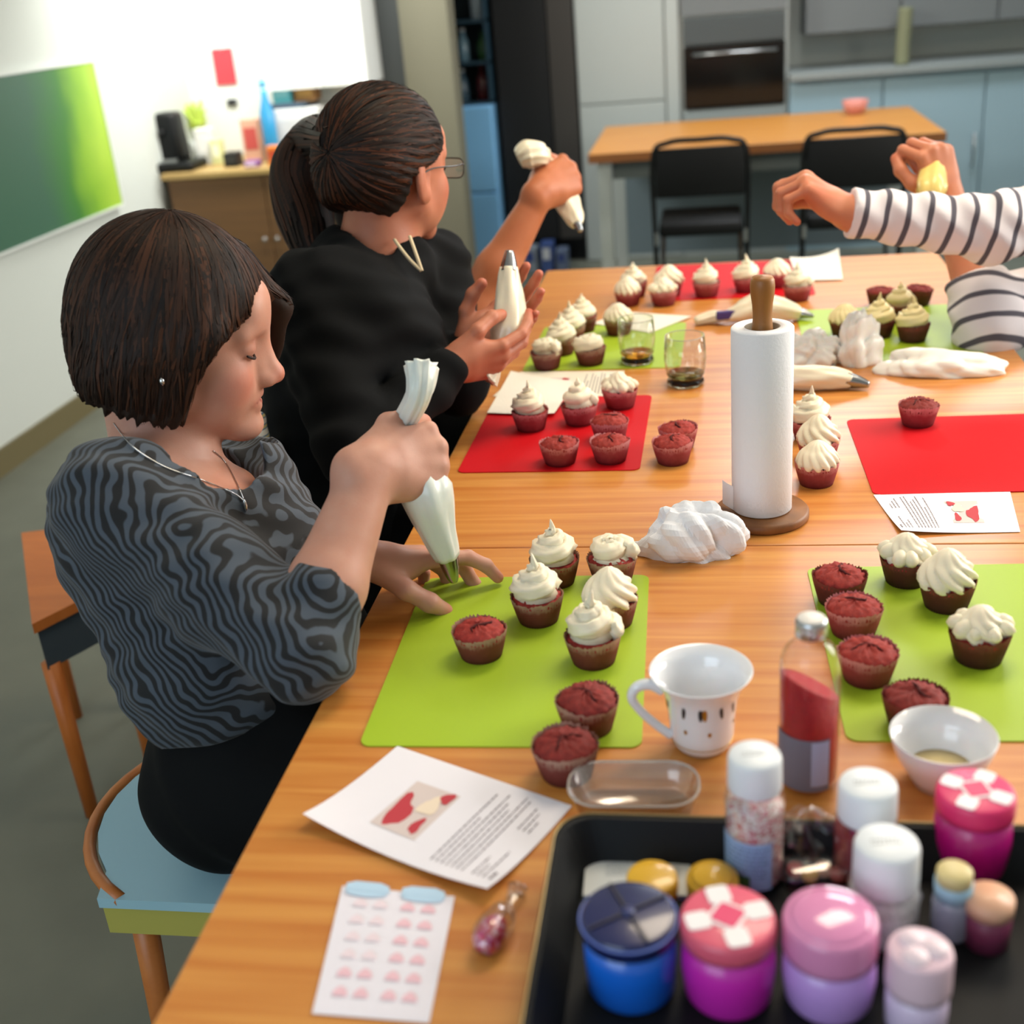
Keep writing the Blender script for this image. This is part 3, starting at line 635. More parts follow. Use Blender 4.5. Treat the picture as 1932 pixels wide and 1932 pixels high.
cupcake(1101, 629, 'ring', 'rearmost frosted cupcake in the diagonal row on the far left green mat', G3, M_linA, seed=0)
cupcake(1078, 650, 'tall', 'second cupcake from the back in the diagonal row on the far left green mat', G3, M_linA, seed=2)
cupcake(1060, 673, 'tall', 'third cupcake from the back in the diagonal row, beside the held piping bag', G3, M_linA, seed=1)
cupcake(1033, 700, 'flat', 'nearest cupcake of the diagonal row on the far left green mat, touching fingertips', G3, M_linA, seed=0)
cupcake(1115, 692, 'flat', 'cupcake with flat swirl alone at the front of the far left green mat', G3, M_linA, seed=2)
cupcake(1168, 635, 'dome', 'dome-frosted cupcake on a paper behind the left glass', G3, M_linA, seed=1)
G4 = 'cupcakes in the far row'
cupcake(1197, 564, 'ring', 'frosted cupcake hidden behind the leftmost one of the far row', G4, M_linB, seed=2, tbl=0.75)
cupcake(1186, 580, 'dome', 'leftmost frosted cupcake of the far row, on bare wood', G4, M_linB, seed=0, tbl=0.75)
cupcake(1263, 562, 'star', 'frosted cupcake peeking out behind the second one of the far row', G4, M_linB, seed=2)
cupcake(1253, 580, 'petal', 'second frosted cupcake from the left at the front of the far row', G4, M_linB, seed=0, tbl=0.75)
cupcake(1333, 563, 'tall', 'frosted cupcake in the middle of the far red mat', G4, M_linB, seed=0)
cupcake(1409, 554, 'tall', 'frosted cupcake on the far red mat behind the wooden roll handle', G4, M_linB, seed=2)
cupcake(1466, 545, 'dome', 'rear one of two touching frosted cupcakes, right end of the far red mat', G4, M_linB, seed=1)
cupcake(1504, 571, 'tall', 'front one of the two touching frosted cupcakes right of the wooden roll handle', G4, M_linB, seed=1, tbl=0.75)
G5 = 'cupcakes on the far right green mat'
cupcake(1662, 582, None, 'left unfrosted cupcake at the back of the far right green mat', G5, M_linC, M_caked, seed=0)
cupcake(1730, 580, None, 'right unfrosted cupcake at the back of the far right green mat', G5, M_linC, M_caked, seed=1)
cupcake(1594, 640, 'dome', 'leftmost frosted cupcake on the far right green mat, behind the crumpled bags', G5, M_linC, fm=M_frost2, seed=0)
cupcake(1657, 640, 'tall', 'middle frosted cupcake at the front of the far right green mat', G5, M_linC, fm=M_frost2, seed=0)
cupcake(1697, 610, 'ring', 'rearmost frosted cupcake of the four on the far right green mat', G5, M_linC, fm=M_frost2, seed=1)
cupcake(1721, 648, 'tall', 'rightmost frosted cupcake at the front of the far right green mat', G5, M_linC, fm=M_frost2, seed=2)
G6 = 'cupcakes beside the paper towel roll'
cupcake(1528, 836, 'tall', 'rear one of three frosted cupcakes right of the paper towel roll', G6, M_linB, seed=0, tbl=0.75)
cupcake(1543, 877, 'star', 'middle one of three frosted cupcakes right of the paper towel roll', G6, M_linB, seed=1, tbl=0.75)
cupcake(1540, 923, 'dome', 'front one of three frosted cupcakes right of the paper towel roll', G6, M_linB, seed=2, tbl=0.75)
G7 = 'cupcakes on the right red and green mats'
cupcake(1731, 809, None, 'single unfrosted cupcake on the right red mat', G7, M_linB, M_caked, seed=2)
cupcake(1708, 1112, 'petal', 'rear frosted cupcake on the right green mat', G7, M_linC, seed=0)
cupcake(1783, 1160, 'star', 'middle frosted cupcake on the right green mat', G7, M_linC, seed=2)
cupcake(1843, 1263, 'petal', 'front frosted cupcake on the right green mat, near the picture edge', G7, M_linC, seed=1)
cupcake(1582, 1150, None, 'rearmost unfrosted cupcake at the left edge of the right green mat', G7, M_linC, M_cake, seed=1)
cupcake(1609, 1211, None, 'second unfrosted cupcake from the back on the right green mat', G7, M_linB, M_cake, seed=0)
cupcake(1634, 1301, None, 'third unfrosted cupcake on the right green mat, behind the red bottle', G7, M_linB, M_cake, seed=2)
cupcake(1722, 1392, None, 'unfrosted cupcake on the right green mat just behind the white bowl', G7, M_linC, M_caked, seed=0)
# ================================================================== paper towel roll on its wooden holder
M_holder = wood('holder_wood', '#8f5a26', '#b07a3c', 0.45, (30, 30, 4))
M_holder_b = wood('holder_base_wood', '#6f4420', '#8d5a2c', 0.5, (30, 30, 6))
rb = ZP(1437, 968, 0.755); RX, RY = rb[0], rb[1]
t = thing('paper_towel_holder', 'wooden holder with round base and turned handle under the white paper roll', 'paper towel holder', (RX, RY, 0.75))
link_mesh('base', *lathe([(0.060, 0), (0.062, 0.003), (0.062, 0.010), (0.059, 0.013), (0, 0.013)], 48, (RX, RY, 0.75)), M_holder_b, t)
link_mesh('pole', *lathe([(0.010, 0.012), (0.010, 0.245)], 20, (RX, RY, 0.75)), M_holder, t)
link_mesh('handle', *lathe([(0.0145, 0.236), (0.0155, 0.246), (0.0132, 0.258), (0.0118, 0.274), (0.0128, 0.291), (0.0148, 0.304), (0.0154, 0.313), (0.0146, 0.321), (0.0125, 0.325), (0, 0.3265)], 24, (RX, RY, 0.75)), M_holder, t)
M_paper = mat('tissue_white', '#e9ebf0', 0.9, bump=0.25, bscale=260)
t = thing('paper_towel_roll', 'tall white paper towel roll standing in the middle of the table', 'paper towel', (RX, RY, 0.763))
RR = 0.0392
link_mesh('paper', *lathe([(0.0225, 0.0), (RR-0.0015, 0.0), (RR, 0.0015), (RR, 0.2465), (RR-0.002, 0.2485), (0.0225, 0.2485), (0.0225, 0.0)], 56, (RX, RY, 0.764), cap=False), M_paper, t)
link_mesh('cardboard_core', *lathe([(0.0205, 0.001), (0.0222, 0.001), (0.0222, 0.248), (0.0205, 0.248), (0.0205, 0.001)], 36, (RX, RY, 0.764), cap=False), mat('cardboard', '#7d7568', 0.85), t)
a0 = math.radians(200); P = [(RX+(RR+0.0005+0.012*max(0, q)**1.5*3)*math.cos(a0-q*1.1), RY+(RR+0.0005+0.012*max(0, q)**1.5*3)*math.sin(a0-q*1.1)) for q in np.linspace(0, 0.5, 8)]
V = [(x, y, z) for z in (0.766, 0.80) for x, y in P]; link_mesh('loose_sheet', V, [(i, i+1, 8+i+1, 8+i) for i in range(7)], M_paper, t)
def crumple(name, label, c, size, seed, m, cat='napkin', n=26, amp=0.5, low=0.0, rot=0.0, group=None, sharp=5, sm=False):
    """a crumpled sheet: ridged noise over a flattened dome, closed underneath"""
    g = np.random.default_rng(seed); K = g.normal(size=(9, 3))*np.array([1, 1, 1.0]); ph = g.uniform(0, 6, 9); V = []; F = []; m_ = n//2
    for j in range(m_+1):
        th = PI*j/m_
        for i in range(n*2):
            a = 2*PI*i/(n*2); d = np.array([math.sin(th)*math.cos(a), math.sin(th)*math.sin(a), math.cos(th)])
            s = 0
            for q in range(9): s += (abs(math.sin((K[q]@d)*sharp*(0.5+0.12*q)+ph[q]))-0.5)/(1+0.25*q)
            r = 1+amp*s*0.42; p = d*r; p[2] = max(p[2], -0.35); V.append(p)
    N = n*2
    for j in range(m_):
        for i in range(N): k = (i+1) % N; F.append((j*N+i, (j+1)*N+i, (j+1)*N+k, j*N+k))
    V = np.array(V)*np.asarray(size); cc, ss = math.cos(rot), math.sin(rot)
    V = np.stack([V[:, 0]*cc-V[:, 1]*ss, V[:, 0]*ss+V[:, 1]*cc, V[:, 2]], 1); V[:, 2] -= V[:, 2].min(); V += np.asarray(c)
    return solo(name, V, F, m, label, cat, c, group, smooth=sm)
pn = ZP(1312, 1052, 0.75)
crumple('crumpled_napkin', 'crumpled white paper napkin on the wood in front of the paper roll', (pn[0]-0.003, pn[1]+0.02, 0.75), (0.052, 0.037, 0.042), 12, M_paper, n=52, amp=0.62, rot=0.2, sharp=3.2)
pn = ZP(1232, 1040, 0.75); crumple('napkin_scrap', 'torn pointed napkin end left of the crumpled napkin', (pn[0], pn[1]+0.005, 0.75), (0.026, 0.008, 0.012), 3, M_paper, n=24, amp=0.5, rot=0.35)
# ================================================================== glasses
M_glass = glass('clear_glass', (0.97, 0.98, 0.97), alpha_mix=0.93)
M_gbase = mat('thick_glass', '#cfd6c4', 0.02, trans=1.0, ior=1.45)
def tumbler(label, px, by, h, r, liq, lh, grp='drinking glasses'):
    p = ZP(px, by, 0.75 + (MAT_T if px < 1240 else 0)); v = nz((p-CAM)*np.array([1, 1, 0])); c = p+v*r*0.8
    t = thing('drinking_glass', label, 'glass', c, grp)
    prof = [(r*0.80, 0.012), (r*0.95, 0.03), (r*1.0, h*0.55), (r*0.93, h), (r*0.90, h), (r*0.965, h*0.55), (r*0.91, 0.03), (r*0.77, 0.0145)]
    link_mesh('wall', *lathe(prof, 40, c, cap=False), M_glass, t)
    n = 40; V = []; F = []
    for j, (rr, z) in enumerate([(0.70, 0), (0.84, 0.003), (0.86, 0.008), (0.82, 0.0125), (0, 0.0115)]):
        for i in range(n): a = 2*PI*i/n; q = r*rr*(1+(0.03*math.cos(8*a) if 0 < j < 3 else 0)); V.append((c[0]+q*math.cos(a), c[1]+q*math.sin(a), c[2]+z))
    for j in range(4):
        for i in range(n): k = (i+1) % n; F.append((j*n+i, j*n+k, (j+1)*n+k, (j+1)*n+i))
    F.append(tuple(range(n-1, -1, -1)))
    link_mesh('base', V, F, M_gbase, t)
    link_mesh('drink', *lathe([(0, 0.0125), (r*0.76, 0.0148), (r*0.90, 0.0148+lh), (0, 0.0148+lh)], 36, c, cap=False), mat('drink'+liq, liq, 0.05, trans=0.85, ior=1.33), t)
    link_mesh('rim', *sweep(np.array([(c[0]+r*0.915*math.cos(a), c[1]+r*0.915*math.sin(a), c[2]+h) for a in np.linspace(0, 2*PI, 40, endpoint=False)]), 0.0007, 6, closed=True), mat('rim_glass', '#d9dcd2', 0.05, trans=0.6), t)
tumbler('clear glass tumbler with a little amber drink on the far left green mat', 1203, 692, 0.086, 0.0355, '#d9982c', 0.006)
tumbler('clear glass tumbler with a thick greenish base on bare wood left of the roll', 1294, 735, 0.090, 0.0375, '#6d6b3a', 0.007)
# ================================================================== mug
M_porc = mat('porcelain', '#eceef2', 0.12, coat=0.7, sss=0.05)
mg = ZP(1325, 1409, 0.75); mg = np.array([mg[0], mg[1]+0.004, 0.75]); t = thing('mug', 'white porcelain mug with flared rim and gold and black dashes', 'mug', mg)
prof = [(0.0, 0.004), (0.018, 0.004), (0.0195, 0.0), (0.0245, 0.0015), (0.0285, 0.008), (0.0305, 0.018), (0.0318, 0.04), (0.0345, 0.058), (0.040, 0.072), (0.0475, 0.0825), (0.0480, 0.0835), (0.0472, 0.0838), (0.039, 0.0725), (0.0332, 0.058), (0.0304, 0.04), (0.029, 0.018), (0.026, 0.009), (0.0, 0.008)]
link_mesh('body', *lathe(prof, 56, mg, cap=False), M_porc, t)
lx = -nz(RT*np.array([1, 1, 0])); lx = nz(lx+np.array([0.0, -0.05, 0]))
H = spline([mg+lx*0.0365+np.array([0, 0, 0.066]), mg+lx*0.048+np.array([0, 0, 0.073]), mg+lx*0.0605+np.array([0, 0, 0.071]), mg+lx*0.0655+np.array([0, 0, 0.06]), mg+lx*0.058+np.array([0, 0, 0.045]), mg+lx*0.044+np.array([0, 0, 0.028]), mg+lx*0.030+np.array([0, 0, 0.014])], 7)
link_mesh('handle', *sweep(H, np.interp(np.linspace(0, 1, len(H)), [0, 0.3, 0.6, 1], [0.0062, 0.0052, 0.0042, 0.0045]), 14), M_porc, t)
def dash(ang, z0, z1, w, m, nm='gold_dash', slant=0.0):
    V = []; K = 5
    for i in range(K):
        z = z0+(z1-z0)*i/(K-1); rr = np.interp(z, [0.018, 0.04, 0.058, 0.072], [0.0305, 0.0318, 0.0345, 0.040])+0.0004; ww = w*(0.3+math.sin(PI*(i+0.4)/(K+0.2)))
        for s in (-1, 1): a = ang+s*ww/rr/2+slant*(i/(K-1)-0.5); V.append((mg[0]+rr*math.cos(a), mg[1]+rr*math.sin(a), mg[2]+z))
    link_mesh(nm, V, [(2*i, 2*i+1, 2*i+3, 2*i+2) for i in range(K-1)], m, t)
M_gold = mat('gold_print', '#b98d35', 0.3, metal=0.6); M_ink = mat('black_print', '#26282c', 0.4)
fa = math.atan2(-(mg-CAM)[1], -(mg-CAM)[0])
for da, m, w in ((-1.15, M_ink, 0.0022), (-0.5, M_ink, 0.003), (-0.03, M_ink, 0.0035), (0.08, M_gold, 0.0035), (0.55, M_ink, 0.003), (1.0, M_ink, 0.0022), (-1.25, M_gold, 0.002), (1.6, M_gold, 0.0025), (2.2, M_ink, 0.0025), (2.9, M_ink, 0.003), (-2.0, M_ink, 0.003)): dash(fa+da, 0.048, 0.062, w, m, 'printed_dash', -da*0.12)
for da, z in ((-0.5, 0.030), (0.22, 0.029), (1.2, 0.033), (-1.4, 0.032)): dash(fa+da, z, z+0.005, 0.0028, M_gold, 'gold_dot')
link_mesh('gold_line', *sweep(np.array([(mg[0]+0.0294*math.cos(a), mg[1]+0.0294*math.sin(a), mg[2]+0.012) for a in np.linspace(0, 2*PI, 48, endpoint=False)]), 0.0005, 5, closed=True), M_gold, t)
# ================================================================== recipe sheets, napkins
M_sheet = mat('print_paper', '#eeeaf0', 0.75)
M_sheetw = mat('warm_paper', '#f0ead9', 0.8)
M_text = mat('grey_ink', '#7a7076', 0.8); M_pred = mat('print_red', '#c03a44', 0.7); M_pcream = mat('print_cream', '#efdcc4', 0.7); M_pgrey = mat('print_grey', '#d9c9c4', 0.7)
def quad_pt(q, u, v, dz=0.0):
    q = [np.asarray(x) for x in q]; return q[0]*(1-u)*(1-v)+q[1]*u*(1-v)+q[2]*u*v+q[3]*(1-u)*v+np.array([0, 0, dz])
def sheet(label, q, m=M_sheet, curl=0.0, lift=None, name='recipe_sheet', cat='paper', n=10):
    # q: four corners (u along 0-1, v along 0-3)
    V = []; F = []; lift = lift or (0, 0, 0, 0); N = n+1
    def z(u, v): return curl*math.sin(PI*u)*math.sin(PI*v)+lift[0]*((1-u)*(1-v))**3+lift[1]*(u*(1-v))**3+lift[2]*(u*v)**3+lift[3]*((1-u)*v)**3
    for dz in (0.0005, 0.0):
        for i in range(N):
            for j in range(N): V.append(quad_pt(q, i/n, j/n, z(i/n, j/n)+dz))
    for i in range(n):
        for j in range(n):
            a = i*N+j; F.append((a, a+N, a+N+1, a+1)); b = a+N*N; F.append((b, b+1, b+N+1, b+N))
    base = np.mean([np.asarray(x) for x in q], 0); t = thing(name, label, cat, base)
    link_mesh('paper', V, F, m, t); t['_q'] = 0
    return t, lambda u, v, dz=0.0009: quad_pt(q, u, v, z(u, v)+dz)
def text_block(t, f, rows, seed, m=M_text, nm='printed_text', lw=0.5):
    """rows: (u0, v0, u1, v1, thickness) baselines broken into words"""
    g = random.Random(seed); V = []; F = []
    for (u0, v0, u1, v1, h) in rows:
        L = math.hypot(u1-u0, v1-v0); s = 0.0; du, dv = (u1-u0)/L, (v1-v0)/L
        while s < L-0.005:
            w = min(g.uniform(0.012, 0.05), L-s); c = len(V)
            for (a, b) in ((s, -h), (s+w, -h), (s+w, h), (s, h)): V.append(f(u0+du*a-dv*b, v0+dv*a+du*b))
            F.append((c, c+1, c+2, c+3)); s += w+g.uniform(0.006, 0.012)
    link_mesh(nm, V, F, m, t, False)
def patch(t, f, poly, m, nm='printed_photo', dz=0.001):
    n = len(poly); V = [f(u, v, dz) for u, v in poly]; c = len(V); V.append(f(sum(p[0] for p in poly)/n, sum(p[1] for p in poly)/n, dz))
    link_mesh(nm, V, [(i, (i+1) % n, c) for i in range(n)], m, t, False)
def blob(cu, cv_, ru, rv, seed, n=16, rot=0.0):
    g = random.Random(seed); out = []
    for i in range(n):
        a = 2*PI*i/n; k = 1+0.22*math.sin(3*a+seed)+0.1*g.uniform(-1, 1); x, y = ru*k*math.cos(a), rv*k*math.sin(a); out.append((cu+x*math.cos(rot)-y*math.sin(rot), cv_+x*math.sin(rot)+y*math.cos(rot)))
    return out
def TT(px, py, z=0.7506): return ZP(px, py, z)
def recipe(label, q, curl=0.001, lift=None, seed=1, m=M_sheet):
    # u runs from the picture side to the heading side, v across the text lines' length
    t, f = sheet(label, q, m, curl, lift)
    patch(t, f, [(0.27, 0.2), (0.27, 0.72), (0.52, 0.72), (0.52, 0.2)], M_pgrey, 'printed_photo', 0.0008)
    patch(t, f, blob(0.335, 0.40, 0.05, 0.17, seed, 18, 0.1), M_pred, 'printed_cupcake', 0.001)
    patch(t, f, blob(0.44, 0.53, 0.045, 0.10, seed+1, 16), M_pcream, 'printed_frosting', 0.0011)
    patch(t, f, blob(0.47, 0.32, 0.024, 0.09, seed+2, 16), M_pred, 'printed_cupcake', 0.001)
    patch(t, f, blob(0.48, 0.65, 0.03, 0.06, seed+3, 14), M_pred, 'printed_cupcake', 0.0012)
    rows = [(0.66+0.027*i, 0.10, 0.66+0.027*i, 0.10+(0.76, 0.5, 0.80, 0.72, 0.66, 0.83, 0.80)[i], 0.0036) for i in range(7)]
    rows += [(0.875+0.027*i, 0.10, 0.875+0.027*i, 0.10+(0.2, 0.13, 0.3)[i], 0.0036) for i in range(3)]+[(0.875+0.027*i, 0.62, 0.875+0.027*i, 0.62+(0.25, 0.2, 0.12)[i], 0.0036) for i in range(3)]
    text_block(t, f, rows, seed); text_block(t, f, [(0.963, 0.1, 0.963, 0.18, 0.007)], seed+9, M_text, 'printed_heading'); return t
recipe('recipe sheet with a red cupcake photo at the near left of the table', [TT(575, 1556), TT(922, 1699), TT(1079, 1521), TT(750, 1408)][0:1]+[TT(922, 1699)]+[TT(1079, 1521)]+[TT(750, 1408)], 0.002, (0.012, 0.012, 0, 0), 2)
recipe('recipe sheet sticking out from under the napkin left of the glasses', [TT(930, 748), TT(1180, 748), TT(1178, 700), TT(982, 702)], 0.0004, None, 5, M_sheetw)
recipe('recipe sheet at the right edge, between the red and the green mat', [TT(1925, 1004), TT(1700, 1009), TT(1648, 934), TT(1905, 925)], 0.003, (0, 0.006, 0, 0), 8)
t, f = sheet('blank white sheet under the dome-frosted cupcake behind the left glass', [TT(1117, 610, 0.7525), TT(1228, 628, 0.7525), TT(1305, 597, 0.7525), TT(1178, 588, 0.7525)], M_sheetw, 0.001, None, 'paper_sheet'); text_block(t, f, [(0.1, 0.3+0.08*i, 0.5, 0.3+0.08*i, 0.01) for i in range(4)], 3, mat('pale_ink', '#cfc4b6', 0.8))
t, f = sheet('folded white napkin lying across the back of the left red mat', [TT(919, 779, 0.755), TT(1046, 784, 0.755), TT(1082, 722, 0.755), TT(964, 702, 0.755)], mat('napkin_white', '#f3eee2', 0.9, bump=0.3, bscale=220), 0.004, (0.0, 0.004, 0.003, 0.002), 'napkin', 'napkin')
t2_ = link_mesh('folded_layer', *prism([tuple(TT(*p)[:2]) for p in ((923, 778), (1040, 782), (1076, 725), (967, 706))], 0.7522, 0.7555), MATS['napkin_white'], t, False)
t, f = sheet('white paper napkin at the far right end of the far red mat', [TT(1505, 530, 0.753), TT(1590, 527, 0.753), TT(1582, 484, 0.753), TT(1490, 490, 0.753)], mat('napkin_white', '#f3eee2', 0.9), 0.006, (0.002, 0.0, 0.02, 0.006), 'napkin', 'napkin')
link_mesh('folded_layer', *prism([tuple(TT(*p)[:2]) for p in ((1508, 528), (1586, 525), (1580, 500), (1497, 502))], 0.7518, 0.7532), MATS['napkin_white'], t, False)
# ================================================================== piping bags, crumpled bags on the table
M_bag = mat('piping_bag_film', '#efe6cc', 0.3, sss=0.1, coat=0.3, bump=0.15, bscale=90)
M_bagclear = glass('clear_film', (0.97, 0.96, 0.93), alpha_mix=0.72, gloss=0.2)
M_nozzle = mat('nozzle_metal', '#9fa3a6', 0.22, metal=1.0)
M_nozdark = mat('nozzle_shaded', '#6f6a63', 0.25, metal=1.0)
def piping_bag(label, P, R, tipP, tipR, m=M_bag, folds=5, tail=None, famp=0.07, name='piping_bag', gather=None, flat=None):
    P = np.asarray(P, float); base = P[len(P)//2]; t = thing(name, label, 'piping bag', base)
    S = spline(P, 6); rr = np.interp(np.linspace(0, 1, len(S)), np.linspace(0, 1, len(R)), R)
    V, F = sweep(S, rr, 28, lambda s, A: 1+famp*np.sin(folds*A+5*s)+famp*0.5*np.sin((folds+4)*A-9*s))
    link_mesh('bag', V, F, m, t)
    tp = np.asarray(tipP, float); S2 = spline(tp, 5); V, F = sweep(S2, np.interp(np.linspace(0, 1, len(S2)), np.linspace(0, 1, len(tipR)), tipR), 18, lambda s, A: 1+(0.08*np.sign(np.cos(6*A)) if s > 0.9 else 0)*np.ones_like(A))
    link_mesh('nozzle', V, F, M_nozzle, t)
    if tail is not None:
        q = spline(np.asarray(tail, float), 6); V, F = sweep(q, np.interp(np.linspace(0, 1, len(q)), np.linspace(0, 1, len(gather)), gather), 30, lambda s, A: 1+(0.06+0.12*s)*np.sin(9*A+3*s)+0.06*s*np.sin(17*A), cap=True)
        link_mesh('twisted_end', V, F, m, t)
    return t
def TZ(px, py, z): return ZP(px, py, z)
b1 = piping_bag('filled piping bag with steel tip lying behind the paper roll', [TZ(1365, 598, .766), TZ(1395, 590, .772), TZ(1425, 580, .778), TZ(1460, 582, .778), TZ(1490, 587, .772), TZ(1508, 591, .766)], [0.008, 0.02, 0.03, 0.026, 0.018, 0.012], [TZ(1500, 589, .766), TZ(1516, 592, .764), TZ(1535, 597, .760)], [0.0135, 0.010, 0.003], tail=[TZ(1372, 597, .766), TZ(1345, 598, .764), TZ(1312, 606, .760)], gather=[0.009, 0.013, 0.008])
link_mesh('clip', *box(TZ(1372, 594, .772), (0.045, 0.012, 0.018), 0.2, 0.003), mat('purple_clip', '#4a3a7e', 0.5), b1, False)
piping_bag('filled piping bag with dark tip lying right of the paper roll', [TZ(1490, 712, .772), TZ(1530, 712, .772), TZ(1570, 713, .770), TZ(1606, 718, .765)], [0.021, 0.0215, 0.019, 0.013], [TZ(1598, 717, .766), TZ(1620, 721, .763), TZ(1640, 726, .760)], [0.0145, 0.011, 0.005])
crumple('crumpled_bag', 'crumpled empty piping bag lying just right of the paper roll', (TZ(1538, 690, .75)[0]-0.012, TZ(1540, 690, .75)[1]+0.02, 0.75), (0.05, 0.03, 0.036), 21, mat('bag_white', '#fbf6ec', 0.4, coat=0.2, sss=0.2), 'bag', 60, 0.62, rot=-0.2, sharp=3.8, sm=True)
crumple('crumpled_bag', 'upright crumpled bag hiding the foot of the leftmost cupcake on the far right green mat', (TZ(1622, 690, .75)[0]+0.004, TZ(1620, 690, .75)[1]+0.02, 0.75), (0.034, 0.026, 0.06), 33, mat('bag_white', '#fbf6ec', 0.4, coat=0.2, sss=0.2), 'bag', 60, 0.62, rot=0.4, sharp=3.8, sm=True)
crumple('cloth', 'long crumpled white cloth in front of the far right green mat', (TZ(1765, 705, .75)[0]+.01, TZ(1755, 705, .75)[1]+0.01, 0.75), (0.10, 0.04, 0.026), 44, mat('bag_white', '#fbf6ec', 0.4, coat=0.2, sss=0.2), 'cloth', 64, 0.45, rot=-0.12, sharp=3, sm=True)
# ================================================================== tray and baking things in the foreground
M_tray = mat('tray_black', '#0d1012', 0.6, spec=0.3, bump=0.05, bscale=200)
M_rim = mat('tray_rim', '#8c7a55', 0.3, metal=0.8)
tl = ZP(1050, 1532, 0.79); tr0 = ZP(1372, 1541, 0.79); bl = ZP(1012, 1815, 0.79)
ex = nz((tr0-tl)*np.array([1, 1, 0])); ey = np.array([-ex[1], ex[0], 0]); TW, TL_ = 0.42, 0.36
tc0 = tl+ex*TW/2-ey*TL_/2; trot = math.atan2(ex[1], ex[0])
tray = thing('baking_tray', 'black baking tray full of sprinkle jars and bottles at the near right', 'tray', (tc0[0], tc0[1], 0.75))
def trayloop(inset, z, r): return [(x, y, z) for x, y in rrect(TW-2*inset, TL_-2*inset, r, 6, tc0[:2], trot)]
L = [trayloop(0.022, 0.7505, 0.02), trayloop(0.004, 0.788, 0.03), trayloop(0.0, 0.790, 0.032), trayloop(0.007, 0.790, 0.028), trayloop(0.024, 0.7525, 0.02)]
n = len(L[0]); V = [p for l in L for p in l]; F = [(j*n+i, j*n+(i+1) % n, (j+1)*n+(i+1) % n, (j+1)*n+i) for j in range(4) for i in range(n)]; F.append(tuple(4*n+i for i in range(n))); F.append(tuple(range(n-1, -1, -1)))
link_mesh('pan', V, F, M_tray, tray, False)
link_mesh('rim_wire', *sweep(np.array(trayloop(0.0015, 0.7905, 0.031)), 0.0012, 6, closed=True), M_rim, tray)
TF = 0.7528
def jar_at(px, py, ztop): p = ZP(px, py, ztop); return np.array([p[0], p[1], TF])
M_clear = glass('clear_plastic', (0.96, 0.97, 0.98), alpha_mix=0.9)
def lidded_jar(name, label, px, py, ztop, r, mbody, mlid, lid_h=0.018, fill=None, taper=1.0, cat='jar', grp=None, z0=None, waist=0.96):
    c = jar_at(px, py, ztop)
    if z0 is not None: c[2] = z0
    h = ztop-c[2]; t = thing(name, label, cat, c, grp); hb = h-lid_h
    link_mesh('body', *lathe([(r*0.86*taper, 0), (r*0.93*taper, 0.004), (r*waist, hb*0.5), (r*0.95, hb)], 40, c), mbody, t)
    link_mesh('lid', *lathe([(r, hb-0.002), (r*1.01, hb+0.003), (r*1.0, h-0.004), (r*0.96, h-0.0008), (r*0.9, h), (0, h)], 44, c), mlid, t)
    return t, c, h
# blue sectioned jar
M_blue = mat('blue_sugar', '#1668d8', 0.3, coat=0.5); M_navyl = mat('navy_lid', '#1d2656', 0.25, coat=0.4)
t, c, h = lidded_jar('sprinkle_jar', 'blue sprinkle jar with navy lid divided into four sections', 1185, 1722, 0.820, 0.0345, M_blue, M_navyl, 0.012)
ang = math.radians(-62)
for k in range(2):
    a = ang+k*PI/2+0.12*k; d = np.array([math.cos(a), math.sin(a)])
    link_mesh('divider', *box((c[0], c[1], c[2]+h+0.0008), (0.064, 0.0022, 0.0016), a), mat('navy_groove', '#0e1330', 0.4), t, False)
link_mesh('hub', *lathe([(0.005, 0), (0.005, 0.0022), (0, 0.0025)], 14, (c[0], c[1], c[2]+h)), mat('navy_hub', '#39406e', 0.3), t)
link_mesh('lid_ring', *sweep(np.array([(c[0]+0.0348*math.cos(a), c[1]+0.0348*math.sin(a), c[2]+h-0.004) for a in np.linspace(0, 2*PI, 44, endpoint=False)]), 0.0009, 6, closed=True), mat('lid_edge', '#6f86d8', 0.2), t)
# pink jar with white block pattern
M_mag = mat('magenta_sugar', '#d329b5', 0.35, coat=0.4); M_pklid = mat('coral_lid', '#e8637c', 0.35, coat=0.3); M_wht = mat('white_print', '#f4f0f2', 0.4); M_hot = mat('hot_pink', '#e3356f', 0.35)
def block_lid(t, c, h, R, rot):
    z = c[2]+h
    for k in range(4):
        a = rot+PI/4+k*PI/2; V, F = prism(rrect(R*0.52, R*0.50, R*0.12, 4, (c[0]+R*0.64*math.cos(a), c[1]+R*0.64*math.sin(a)), a), z, z+0.001); link_mesh('white_block', V, F, M_wht, t, False)
    V, F = prism(rrect(R*0.72, R*0.72, R*0.14, 4, c[:2], rot), z, z+0.0009); link_mesh('white_frame', V, F, M_wht, t, False)
    V, F = prism(rrect(R*0.56, R*0.56, R*0.08, 4, c[:2], rot), z, z+0.0013); link_mesh('pink_center', V, F, M_hot, t, False)
t, c, h = lidded_jar('sprinkle_jar', 'magenta jar with pink lid patterned in white blocks, next to the blue jar', 1373, 1728, 0.822, 0.0335, M_mag, M_pklid, 0.014, waist=1.0); block_lid(t, c, h, 0.0335, math.radians(-28))
t, c, h = lidded_jar('sprinkle_jar', 'lilac jar with glossy pink lid right of the white-patterned jar', 1567, 1728, 0.826, 0.0325, mat('lilac', '#c79be6', 0.3, coat=0.4), mat('pink_lid', '#e390bd', 0.15, coat=0.6), 0.026, waist=1.0)
link_mesh('lid_dome', *lathe([(0.0305, 0), (0.024, 0.003), (0.012, 0.0052), (0, 0.006)], 40, (c[0], c[1], c[2]+h-0.0012)), MATS['pink_lid'], t)
